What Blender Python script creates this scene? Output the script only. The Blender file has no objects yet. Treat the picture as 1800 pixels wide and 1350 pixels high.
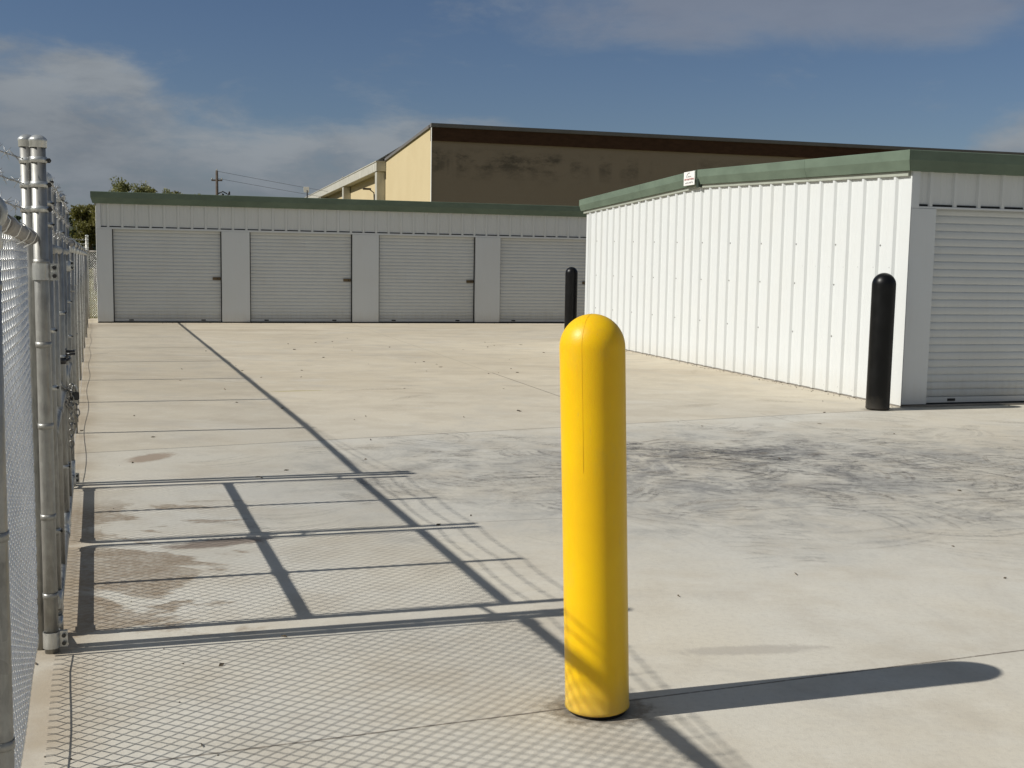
import bpy, bmesh, math, random
import numpy as np
from math import radians as R, sin, cos, pi
from mathutils import Vector, Matrix

random.seed(7)
rng = np.random.default_rng(11)
scene = bpy.context.scene
COL = scene.collection

# ------------------------------------------------------------------ camera
cam_d = bpy.data.cameras.new('camera')
cam = bpy.data.objects.new('camera', cam_d)
COL.objects.link(cam)
PITCH, ROLL = math.atan(211/2000.), math.atan(.016)
f_ = Vector((0, cos(PITCH), -sin(PITCH))); r_ = Vector((1, 0, 0)); u_ = r_.cross(f_)
r2 = r_*cos(ROLL) + u_*sin(ROLL); u2 = u_*cos(ROLL) - r_*sin(ROLL)
M = Matrix((r2, u2, -f_)).transposed().to_4x4()
M.translation = Vector((0, 0, 1.48))
cam.matrix_world = M
cam_d.sensor_width = 36.0
cam_d.lens = 36.0*2000/1800
cam_d.clip_start = 0.02
cam_d.clip_end = 6000
scene.camera = cam

# ------------------------------------------------------------------ sun, sky, exposure
SUN_AZ = R(16.3)          # shadows run this way from +X towards +Y
SUN_EL = R(39.4)
sd = bpy.data.lights.new('sun', 'SUN')
sd.energy = 4.55
sd.angle = R(0.53)
sd.color = (1.0, 0.968, 0.905)
sun = bpy.data.objects.new('sun', sd)
COL.objects.link(sun)
sdir = Vector((cos(SUN_EL)*cos(SUN_AZ), cos(SUN_EL)*sin(SUN_AZ), -sin(SUN_EL)))
sun.rotation_euler = sdir.to_track_quat('-Z', 'Y').to_euler()
sun.location = (-20, -8, 30)

world = bpy.data.worlds.new('World')
scene.world = world
world.use_nodes = True
nt = world.node_tree
nt.nodes.clear()


class NB:
    """small node-building helper"""
    def __init__(s, tree): s.t = tree
    def n(s, typ, **kw):
        nd = s.t.nodes.new(typ)
        for k, v in kw.items(): setattr(nd, k, v)
        return nd
    def set(s, sock, v):
        if v is None: return
        if isinstance(v, bpy.types.NodeSocket): s.t.links.new(v, sock)
        else: sock.default_value = v
    def math(s, op, a, b=None, c=None, clamp=False):
        nd = s.n('ShaderNodeMath', operation=op, use_clamp=clamp)
        s.set(nd.inputs[0], a); s.set(nd.inputs[1], b)
        if c is not None: s.set(nd.inputs[2], c)
        return nd.outputs[0]
    def vmath(s, op, a, b=None):
        nd = s.n('ShaderNodeVectorMath', operation=op)
        s.set(nd.inputs[0], a); s.set(nd.inputs[1], b)
        return nd.outputs['Value'] if op in ('DOT_PRODUCT', 'LENGTH', 'DISTANCE') else nd.outputs[0]
    def mix(s, f, a, b, mode='MIX'):
        nd = s.n('ShaderNodeMix', data_type='RGBA', blend_type=mode)
        s.set(nd.inputs[0], f); s.set(nd.inputs[6], a); s.set(nd.inputs[7], b)
        return nd.outputs[2]
    def noise(s, vec, scale, detail=4, rough=.55, dist=0.0, out=0):
        nd = s.n('ShaderNodeTexNoise')
        s.set(nd.inputs['Vector'], vec); nd.inputs['Scale'].default_value = scale
        nd.inputs['Detail'].default_value = detail; nd.inputs['Roughness'].default_value = rough
        nd.inputs['Distortion'].default_value = dist
        return nd.outputs[out]
    def ramp(s, fac, lo, hi, a=0.0, b=1.0, smooth=True):
        nd = s.n('ShaderNodeMapRange', interpolation_type='SMOOTHSTEP' if smooth else 'LINEAR')
        s.set(nd.inputs[0], fac); nd.inputs[1].default_value = lo; nd.inputs[2].default_value = hi
        nd.inputs[3].default_value = a; nd.inputs[4].default_value = b
        return nd.outputs[0]
    def mapping(s, vec, loc=(0, 0, 0), rot=(0, 0, 0), scale=(1, 1, 1)):
        nd = s.n('ShaderNodeMapping')
        s.set(nd.inputs[0], vec)
        nd.inputs[1].default_value = loc; nd.inputs[2].default_value = rot; nd.inputs[3].default_value = scale
        return nd.outputs[0]


def c4(c): return (c[0], c[1], c[2], 1.0)


b = NB(nt)
sky = b.n('ShaderNodeTexSky', sky_type='NISHITA')
sky.sun_disc = False
sky.sun_elevation = SUN_EL
sky.sun_rotation = math.atan2(-cos(SUN_AZ), -sin(SUN_AZ))
sky.air_density = 1.0
sky.dust_density = 0.4
sky.ozone_density = 2.2
gen = b.n('ShaderNodeTexCoord').outputs['Generated']
sep = b.n('ShaderNodeSeparateXYZ'); b.set(sep.inputs[0], gen)
az = b.math('ARCTAN2', sep.outputs[0], sep.outputs[1])
el = b.math('ARCSINE', sep.outputs[2])
comb = b.n('ShaderNodeCombineXYZ')
b.set(comb.inputs[0], az); b.set(comb.inputs[1], b.math('MULTIPLY', el, 2.6)); comb.inputs[2].default_value = 1.7
cv = comb.outputs[0]
nz = b.noise(cv, 6.5, 10, .62, .25)
nz2 = b.noise(b.mapping(cv, loc=(3.1, 8.4, 2)), 14, 6, .6, .2)
# height of the bank's upper edge over azimuth (radians)
top = b.n('ShaderNodeFloatCurve')
cm = top.mapping.curves[0]
for i, (x, y) in enumerate([(0.0, .40), (.33, .37), (.352, .385), (.386, .38), (.400, .33), (.415, .285), (.43, .275), (.475, .29), (.505, .25), (.56, .17), (.595, .11), (.615, .17), (.632, .29), (.66, .33), (1.0, .3)]):
    if i < 2: cm.points[i].location = (x, y)
    else: cm.points.new(x, y)
top.mapping.update()
b.set(top.inputs['Value'], b.ramp(az, -1.5, 1.5, 0, 1, False))
edge = b.math('MULTIPLY', top.outputs[0], .42)
d_edge = b.math('SUBTRACT', edge, el)
d_edge = b.math('ADD', d_edge, b.math('MULTIPLY', b.math('SUBTRACT', nz, .5), .10))
bank = b.ramp(d_edge, -.010, .020)
bank = b.math('MULTIPLY', bank, b.ramp(nz2, .28, .58, .55, 1.0))
# high thin veil cloud on the right
daz = b.math('DIVIDE', b.math('SUBTRACT', az, .24), .30)
dele = b.math('DIVIDE', b.math('SUBTRACT', el, .222), .042)
rr = b.math('ADD', b.math('POWER', b.math('ABSOLUTE', daz), 2.0), b.math('POWER', b.math('ABSOLUTE', dele), 2.0))
veil = b.ramp(b.math('ADD', rr, b.math('MULTIPLY', b.math('SUBTRACT', nz, .5), 3.2)), .1, 1.5, 1.0, 0.0)
veil = b.math('MULTIPLY', veil, .55)
# scattered clouds everywhere else
wsum = b.math('ADD', b.math('MULTIPLY', nz, .75), b.math('MULTIPLY', nz2, .25))
wisp = b.ramp(wsum, .55, .72, 0, .40)
# unseen cloud cover behind and above the viewer, added for neutral fill light
away = b.math('MAXIMUM', b.ramp(sep.outputs[1], .35, -.15), b.ramp(el, .38, .75))
n3 = b.noise(b.mapping(gen, scale=(1, 1, 1.6)), 2.6, 6, .58, .3)
cover = b.math('MULTIPLY', b.ramp(n3, .36, .60, .12, .9), away)
allc = b.math('MAXIMUM', b.math('MAXIMUM', b.math('MAXIMUM', bank, veil), wisp), cover)
lum = b.ramp(b.math('ADD', b.math('MULTIPLY', nz2, .6), b.math('MULTIPLY', b.noise(cv, 8, 5, .5), .4)), .34, .62)
edge_l = b.ramp(d_edge, .0, .075, 1.0, 0.0)
lum = b.math('ADD', b.math('MULTIPLY', lum, .55), b.math('MULTIPLY', edge_l, .45), clamp=True)
cloud_c = b.mix(lum, (2.15, 2.45, 2.85, 1), (3.75, 4.15, 4.55, 1))
cloud_c = b.mix(veil, cloud_c, (3.4, 3.35, 3.75, 1))
cloud_c = b.mix(away, cloud_c, (3.05, 3.40, 3.75, 1))
sky_c = b.mix(1.0, sky.outputs[0], (.57, .61, .71, 1), 'MULTIPLY')
skyc = b.mix(allc, sky_c, cloud_c)
bg = b.n('ShaderNodeBackground')
b.set(bg.inputs[0], skyc)
bg.inputs[1].default_value = 0.075
wo = b.n('ShaderNodeOutputWorld')
nt.links.new(bg.outputs[0], wo.inputs[0])

scene.view_settings.view_transform = 'Standard'
scene.view_settings.look = 'None'
scene.view_settings.gamma = 1.0
scene.view_settings.exposure = 0.0
scene.view_settings.use_curve_mapping = False
scene.render.engine = 'CYCLES'
scene.cycles.max_bounces = 6
scene.cycles.transparent_max_bounces = 16

# ------------------------------------------------------------------ tagging helpers


def tag(o, label=None, cat=None, group=None, kind=None):
    if label: o['label'] = label
    if cat: o['category'] = cat
    if group: o['group'] = group
    if kind: o['kind'] = kind
    return o


def empty(name, loc=(0, 0, 0), rz=0.0, label=None, cat=None, group=None, rot=None):
    o = bpy.data.objects.new(name, None)
    o.empty_display_size = .2
    COL.objects.link(o)
    o.location = loc
    o.rotation_euler = rot if rot else (0, 0, rz)
    return tag(o, label, cat, group)


class MB:
    """collects vertices and faces for one mesh object"""
    def __init__(s): s.v = []; s.f = []; s.m = []; s.sm = []
    def add(s, vs, fs, mi=0, smooth=False):
        o = len(s.v); s.v.extend([tuple(v) for v in vs])
        for f in fs:
            s.f.append(tuple(i+o for i in f)); s.m.append(mi); s.sm.append(smooth)
        return s
    def box(s, x0, x1, y0, y1, z0, z1, mi=0, bev=0.0):
        if bev > 0:
            bm = bmesh.new()
            vs = [bm.verts.new(p) for p in ((x0, y0, z0), (x1, y0, z0), (x1, y1, z0), (x0, y1, z0), (x0, y0, z1), (x1, y0, z1), (x1, y1, z1), (x0, y1, z1))]
            for f in ((0, 3, 2, 1), (4, 5, 6, 7), (0, 1, 5, 4), (1, 2, 6, 5), (2, 3, 7, 6), (3, 0, 4, 7)): bm.faces.new([vs[i] for i in f])
            bmesh.ops.bevel(bm, geom=list(bm.edges), offset=bev, segments=2, affect='EDGES')
            bm.verts.index_update()
            s.add([v.co[:] for v in bm.verts], [[v.index for v in f.verts] for f in bm.faces], mi, False)
            bm.free(); return s
        vs = [(x0, y0, z0), (x1, y0, z0), (x1, y1, z0), (x0, y1, z0), (x0, y0, z1), (x1, y0, z1), (x1, y1, z1), (x0, y1, z1)]
        return s.add(vs, [(0, 3, 2, 1), (4, 5, 6, 7), (0, 1, 5, 4), (1, 2, 6, 5), (2, 3, 7, 6), (3, 0, 4, 7)], mi)
    def tube(s, pts, r, n=8, mi=0, cap=True, smooth=True):
        pts = [Vector(p) for p in pts]
        rs = r if hasattr(r, '__len__') else [r]*len(pts)
        t = [(pts[min(i+1, len(pts)-1)]-pts[max(i-1, 0)]).normalized() for i in range(len(pts))]
        a = Vector((0, 0, 1)) if abs(t[0].z) < .9 else Vector((1, 0, 0))
        x = t[0].cross(a).normalized()
        vs = []
        for i, p in enumerate(pts):
            x = (x - t[i]*x.dot(t[i])).normalized(); y = t[i].cross(x)
            for k in range(n):
                an = 2*pi*k/n
                vs.append(p + (x*cos(an)+y*sin(an))*rs[i])
        fs = [(i*n+k, i*n+(k+1) % n, (i+1)*n+(k+1) % n, (i+1)*n+k) for i in range(len(pts)-1) for k in range(n)]
        s.add(vs, fs, mi, smooth)
        if cap:
            o = len(s.v)-len(vs)
            s.f.append(tuple(o+k for k in reversed(range(n)))); s.m.append(mi); s.sm.append(False)
            e = o+(len(pts)-1)*n
            s.f.append(tuple(e+k for k in range(n))); s.m.append(mi); s.sm.append(False)
        return s
    def lathe(s, prof, c=(0, 0, 0), n=48, mi=0, smooth=True):
        vs = []; fs = []
        for (r, z) in prof:
            for k in range(n):
                an = 2*pi*k/n; vs.append((c[0]+r*cos(an), c[1]+r*sin(an), c[2]+z))
        for i in range(len(prof)-1):
            for k in range(n):
                fs.append((i*n+k, i*n+(k+1) % n, (i+1)*n+(k+1) % n, (i+1)*n+k))
        return s.add(vs, fs, mi, smooth)
    def torus(s, c, ax1, ax2, ra, rb, r, n=16, m=6, mi=0):
        """elliptic ring spanned by unit vectors ax1 (radius ra) and ax2 (radius rb)"""
        c = Vector(c); a1 = Vector(ax1).normalized(); a2 = Vector(ax2).normalized(); nn = a1.cross(a2)
        vs = []
        for i in range(n):
            t = 2*pi*i/n
            p = c + a1*ra*cos(t)+a2*rb*sin(t); o = (a1*cos(t)+a2*sin(t)).normalized()
            for k in range(m):
                q = 2*pi*k/m; vs.append(p+o*r*cos(q)+nn*r*sin(q))
        fs = [(i*m+k, i*m+(k+1) % m, ((i+1) % n)*m+(k+1) % m, ((i+1) % n)*m+k) for i in range(n) for k in range(m)]
        return s.add(vs, fs, mi, True)
    def sphere(s, c, r, n=12, m=8, mi=0, zs=1.0):
        prof = [(max(r*sin(pi*i/m), 1e-4), -r*zs*cos(pi*i/m)) for i in range(m+1)]
        return s.lathe(prof, c, n, mi)
    def build(s, name, mats, parent=None, loc=(0, 0, 0)):
        me = bpy.data.meshes.new(name)
        me.from_pydata(s.v, [], s.f)
        if not isinstance(mats, (list, tuple)): mats = [mats]
        for m in mats: me.materials.append(m)
        me.polygons.foreach_set('material_index', s.m)
        me.polygons.foreach_set('use_smooth', s.sm)
        me.update()
        o = bpy.data.objects.new(name, me)
        COL.objects.link(o)
        o.location = loc
        if parent: o.parent = parent
        return o


def np_mesh(name, verts, faces, mats, parent=None, smooth=True, mi=None):
    verts = np.asarray(verts, np.float32); faces = np.asarray(faces, np.int32)
    me = bpy.data.meshes.new(name)
    me.vertices.add(len(verts)); me.vertices.foreach_set('co', verts.ravel())
    k = faces.shape[1]
    me.loops.add(faces.size); me.loops.foreach_set('vertex_index', faces.ravel())
    me.polygons.add(len(faces))
    me.polygons.foreach_set('loop_start', np.arange(0, faces.size, k, dtype=np.int32))
    me.polygons.foreach_set('loop_total', np.full(len(faces), k, np.int32))
    if not isinstance(mats, (list, tuple)): mats = [mats]
    for m in mats: me.materials.append(m)
    if mi is not None: me.polygons.foreach_set('material_index', np.asarray(mi, np.int32))
    me.polygons.foreach_set('use_smooth', np.full(len(faces), smooth, bool))
    me.update(calc_edges=True); me.validate()
    o = bpy.data.objects.new(name, me); COL.objects.link(o)
    if parent: o.parent = parent
    return o

# ------------------------------------------------------------------ materials


def new_mat(name, rough=.5, metal=0.0, spec=.5):
    m = bpy.data.materials.new(name); m.use_nodes = True
    t = m.node_tree; p = t.nodes['Principled BSDF']
    p.inputs['Roughness'].default_value = rough
    p.inputs['Metallic'].default_value = metal
    p.inputs['Specular IOR Level'].default_value = spec
    return m, NB(t), p


def obj_co(b): return b.n('ShaderNodeTexCoord').outputs['Object']
def wpos(b): return b.n('ShaderNodeNewGeometry').outputs['Position']


def bump(b, p, h, strength=.2, dist=.01):
    nd = b.n('ShaderNodeBump'); nd.inputs['Strength'].default_value = strength; nd.inputs['Distance'].default_value = dist
    b.set(nd.inputs['Height'], h); b.set(p.inputs['Normal'], nd.outputs[0])


def simple(name, col, rough=.5, metal=0., var=.08, scale=3., spec=.5, bmp=0., stretch=(1, 1, 1)):
    m, b, p = new_mat(name, rough, metal, spec)
    v = b.mapping(wpos(b), scale=stretch)
    n1 = b.noise(v, scale, 6, .6)
    f = b.ramp(n1, .3, .7, 1-var, 1+var, False)
    mul = b.n('ShaderNodeVectorMath', operation='SCALE')
    mul.inputs[0].default_value = col; b.set(mul.inputs[3], f)
    b.set(p.inputs['Base Color'], mul.outputs[0])
    b.set(p.inputs['Roughness'], b.ramp(b.noise(v, scale*3, 4, .6), .3, .7, max(rough-.08, .02), min(rough+.08, 1), False))
    if bmp: bump(b, p, b.noise(v, scale*30, 3, .6), bmp, .003)
    return m


MAT = {}


def painted_steel(name, col, rough, dirt, dirt_c, orange=.06):
    """coated sheet steel: faint waviness of the sheet, dust, streaks and rain-washed grime at the foot"""
    m, b, p = new_mat(name, rough, 0, .45)
    w = wpos(b)
    n1 = b.noise(w, 1.3, 5, .6)
    streak = b.noise(b.mapping(w, scale=(9, 9, .7)), 2.0, 5, .65)
    fac = b.math('MULTIPLY', b.ramp(n1, .35, .75), dirt)
    fac = b.math('ADD', fac, b.math('MULTIPLY', b.ramp(streak, .5, .8), dirt*.8))
    sp = b.n('ShaderNodeSeparateXYZ'); b.set(sp.inputs[0], w)
    foot = b.ramp(b.math('ADD', sp.outputs[2], b.math('MULTIPLY', b.math('SUBTRACT', streak, .5), .45)), .0, .34, 1.0, 0.0)
    fac = b.math('ADD', fac, b.math('MULTIPLY', foot, dirt*3.2), clamp=True)
    c = b.mix(fac, c4(col), c4(dirt_c))
    b.set(p.inputs['Base Color'], c)
    b.set(p.inputs['Roughness'], b.ramp(n1, .3, .7, rough-.05, rough+.1, False))
    h = b.math('ADD', b.noise(w, 2.2, 2, .5), b.math('MULTIPLY', b.noise(w, 160, 2, .5), orange))
    bump(b, p, h, .4, .014)
    return m


MAT['white_wall'] = painted_steel('white_wall_steel', (.625, .645, .638), .5, .08, (.52, .48, .40))
MAT['white_shade'] = painted_steel('white_trim_steel', (.62, .648, .662), .45, .10, (.50, .46, .39))
MAT['door'] = painted_steel('white_door_steel', (.575, .598, .600), .5, .15, (.40, .385, .34))
MAT['green'] = simple('green_painted_steel', (.135, .176, .132), .5, 0, .13, 2.2, spec=.08, stretch=(1, 1, 2))
MAT['green_dark'] = simple('green_dark_seam', (.02, .032, .022), .6, 0, .1, 3)
MAT['screw'] = simple('screw_steel', (.28, .28, .27), .45, .5, .1, 20)
MAT['pale_trim'] = simple('pale_rake_trim', (.36, .38, .32), .55, 0, .1, 3)
MAT['gap'] = simple('black_gap_shade', (.012, .012, .012), .8, 0, .2, 10)  # black that stands in for shade in gaps under panels and doors
MAT['roof'] = simple('galvalume_roof', (.5, .51, .52), .45, .6, .08, 1)
MAT['latch'] = simple('bronze_latch', (.14, .105, .065), .4, .8, .25, 25)
MAT['slab'] = simple('slab_edge', (.22, .20, .17), .9, 0, .25, 6)
MAT['dark_steel'] = simple('dark_steel', (.05, .05, .05), .5, .7, .2, 12)


def galv(name, col, rough, metal, var):
    m, b, p = new_mat(name, rough, metal, .5)
    w = wpos(b)
    vor = b.n('ShaderNodeTexVoronoi'); vor.inputs['Scale'].default_value = 55; b.set(vor.inputs['Vector'], b.mapping(w, scale=(1, 1, .45)))
    sp = b.n('ShaderNodeSeparateColor'); b.set(sp.inputs[0], vor.outputs['Color'])
    n1 = b.noise(b.mapping(w, scale=(6, 6, .9)), 3, 6, .65)
    n2 = b.noise(w, 22, 4, .6)
    f = b.math('ADD', b.math('MULTIPLY', sp.outputs[0], .14), b.math('ADD', b.ramp(n1, .3, .7, .58, 1.12, False), b.ramp(n2, .3, .7, -.14, .08, False)))
    mul = b.n('ShaderNodeVectorMath', operation='SCALE'); mul.inputs[0].default_value = col; b.set(mul.inputs[3], f)
    b.set(p.inputs['Base Color'], mul.outputs[0])
    b.set(p.inputs['Roughness'], b.ramp(n1, .3, .7, rough-.1, rough+.15, False))
    bump(b, p, n2, .15, .002)
    return m


MAT['galv'] = galv('galvanised_pipe', (.36, .355, .33), .42, .55, .2)
MAT['galv_rail'] = galv('galvanised_rail', (.30, .28, .25), .6, .2, .2)
MAT['galv_bright'] = galv('galvanised_band', (.58, .585, .56), .34, .6, .15)
MAT['wire'] = simple('galvanised_wire', (.80, .80, .78), .30, .6, .1, 14)
MAT['barb'] = simple('barbed_wire_steel', (.40, .40, .39), .4, .75, .15, 30)
MAT['chain'] = simple('chain_steel', (.30, .29, .27), .32, .9, .3, 30)
MAT['bolt'] = simple('black_bolt', (.06, .06, .06), .4, .8, .2, 30)

# yellow plastic bollard cover
m, b, p = new_mat('yellow_plastic', .38, 0, .32)
o = obj_co(b)
n1 = b.noise(o, 3.0, 5, .6); n2 = b.noise(b.mapping(o, scale=(1, 1, .25)), 60, 4, .6); n3 = b.noise(o, 240, 2, .5)
c = b.mix(b.ramp(n1, .3, .75), (.86, .535, .002, 1), (.79, .465, .003, 1))
scuff = b.math('MULTIPLY', b.ramp(n2, .63, .76), b.ramp(b.noise(o, 5, 3, .6), .45, .7))
c = b.mix(b.math('MULTIPLY', scuff, .5), c, (.50, .36, .12, 1))
c = b.mix(b.ramp(b.noise(b.mapping(o, scale=(1, 1, .5)), 8, 7, .72), .52, .72, 0, .30), c, (.62, .40, .05, 1))
sp = b.n('ShaderNodeSeparateXYZ'); b.set(sp.inputs[0], o)
dust = b.ramp(b.math('ADD', sp.outputs[2], b.math('MULTIPLY', b.math('SUBTRACT', n1, .5), .2)), .0, .16, .38, .0)
c = b.mix(dust, c, (.46, .37, .20, 1))
b.set(p.inputs['Base Color'], c)
b.set(p.inputs['Roughness'], b.ramp(n1, .3, .7, .30, .46, False))
bump(b, p, b.math('ADD', n3, b.math('MULTIPLY', n1, 3.0)), .12, .004)
p.inputs['Subsurface Weight'].default_value = .35
p.inputs['Subsurface Radius'].default_value = (1.0, .55, .1)
p.inputs['Subsurface Scale'].default_value = .03
MAT['yellow'] = m
MAT['seam'] = simple('yellow_mould_seam', (.76, .45, .003), .5, 0, .1, 8)
m, b, p = new_mat('black_plastic', .34, 0, .28)
o = obj_co(b); n1 = b.noise(o, 5, 5, .6)
spz = b.n('ShaderNodeSeparateXYZ'); b.set(spz.inputs[0], o)
kc = b.mix(b.ramp(n1, .45, .8), (.0025, .0025, .0025, 1), (.006, .006, .006, 1))
b.set(p.inputs['Base Color'], b.mix(b.ramp(b.math('ADD', spz.outputs[2], b.math('MULTIPLY', b.math('SUBTRACT', n1, .5), .25)), .0, .16, .35, 0), kc, (.10, .088, .07, 1)))
b.set(p.inputs['Roughness'], b.ramp(n1, .3, .7, .28, .45, False))
bump(b, p, b.noise(o, 200, 2, .5), .08, .003)
MAT['black'] = m


def stucco(name, col, stain):
    m, b, p = new_mat(name, .9, 0, .2)
    w = obj_co(b)
    n1 = b.noise(w, .35, 6, .6); n2 = b.noise(w, 6, 5, .65)
    c = b.mix(b.ramp(n1, .3, .75, 0, .35), c4(col), (col[0]*.82, col[1]*.79, col[2]*.74, 1))
    c = b.mix(b.ramp(n2, .35, .75, 0, .18), c, (col[0]*1.1, col[1]*1.1, col[2]*1.1, 1))
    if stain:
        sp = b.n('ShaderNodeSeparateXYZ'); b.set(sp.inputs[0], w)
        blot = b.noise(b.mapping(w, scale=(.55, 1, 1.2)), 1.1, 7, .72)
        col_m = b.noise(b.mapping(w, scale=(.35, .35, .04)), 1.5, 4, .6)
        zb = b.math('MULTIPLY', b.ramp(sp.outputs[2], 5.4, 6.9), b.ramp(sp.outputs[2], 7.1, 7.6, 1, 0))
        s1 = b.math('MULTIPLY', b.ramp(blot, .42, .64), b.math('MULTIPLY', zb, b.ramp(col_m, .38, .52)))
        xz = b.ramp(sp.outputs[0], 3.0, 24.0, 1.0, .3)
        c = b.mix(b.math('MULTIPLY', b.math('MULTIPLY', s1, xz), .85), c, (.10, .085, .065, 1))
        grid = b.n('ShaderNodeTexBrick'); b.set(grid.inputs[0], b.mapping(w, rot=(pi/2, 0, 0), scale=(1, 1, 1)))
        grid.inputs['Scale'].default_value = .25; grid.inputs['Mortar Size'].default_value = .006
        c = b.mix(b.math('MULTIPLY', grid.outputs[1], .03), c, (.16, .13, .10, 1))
    b.set(p.inputs['Base Color'], c)
    bump(b, p, n2, .3, .01)
    return m


MAT['stucco'] = stucco('cream_stucco', (.58, .48, .29), False)
MAT['stucco_front'] = stucco('shaded_stained_stucco', (.335, .268, .196), True)  # front's shade is put into the darker base colour; stains come on top
MAT['brown'] = simple('brown_band', (.070, .036, .020), .8, 0, .2, 2, spec=.15, stretch=(1, 1, 3))
MAT['cap'] = simple('grey_brown_cap', (.15, .14, .13), .6, 0, .1, 1)
MAT['conc_trim'] = simple('pale_fascia', (.46, .445, .38), .7, 0, .18, 3, stretch=(1, 1, .4))
MAT['white_trim'] = simple('pale_trim', (.75, .73, .66), .6, 0, .05, 3)
MAT['wood'] = simple('pole_wood', (.085, .065, .05), .9, 0, .3, 4)
MAT['bark'] = simple('bark', (.085, .07, .055), .95, 0, .35, 6, bmp=.4)
MAT['sign_white'] = simple('sign_white', (.80, .79, .76), .45, 0, .05, 8)
MAT['sign_red'] = simple('sign_red', (.45, .13, .12), .5, 0, .1, 8)
MAT['sign_grey'] = simple('sign_grey', (.24, .25, .25), .5, 0, .1, 8)
MAT['twig'] = simple('dry_debris', (.11, .085, .055), .9, 0, .4, 30)


def leaf_mat(name, a, b_):
    m, b, p = new_mat(name, .55, 0, .35)
    oi = wpos(b)
    n1 = b.noise(oi, 1.2, 4, .6); n2 = b.noise(oi, 9, 3, .6)
    f = b.math('ADD', b.math('MULTIPLY', n1, .6), b.math('MULTIPLY', n2, .4))
    b.set(p.inputs['Base Color'], b.mix(b.ramp(f, .38, .62), c4(a), c4(b_)))
    p.inputs['Subsurface Weight'].default_value = 0
    tr = b.n('ShaderNodeBsdfTranslucent'); tr.inputs[0].default_value = (b_[0]*1.2, b_[1]*1.3, b_[2], 1)
    ms = b.n('ShaderNodeMixShader'); ms.inputs[0].default_value = .25
    out = b.t.nodes['Material Output']
    b.t.links.new(p.outputs[0], ms.inputs[1]); b.t.links.new(tr.outputs[0], ms.inputs[2]); b.t.links.new(ms.outputs[0], out.inputs[0])
    return m


MAT['leaf_spring'] = leaf_mat('spring_leaves', (.13, .14, .055), (.25, .245, .11))
MAT['leaf_olive'] = leaf_mat('olive_leaves', (.12, .118, .034), (.21, .19, .06))
MAT['leaf_dark'] = leaf_mat('dark_leaves', (.016, .026, .012), (.045, .062, .022))
MAT['grass'] = leaf_mat('dry_grass', (.09, .085, .03), (.33, .29, .13))

# concrete yard ------------------------------------------------------------
SEAM_D = R(25.7)


def line_dist(b, w, p0, ang):
    """signed distance of world position to a line through p0 at angle ang"""
    n = (-sin(ang), cos(ang), 0)
    d = b.vmath('DOT_PRODUCT', w, n)
    return b.math('SUBTRACT', d, p0[0]*n[0]+p0[1]*n[1])


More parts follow.
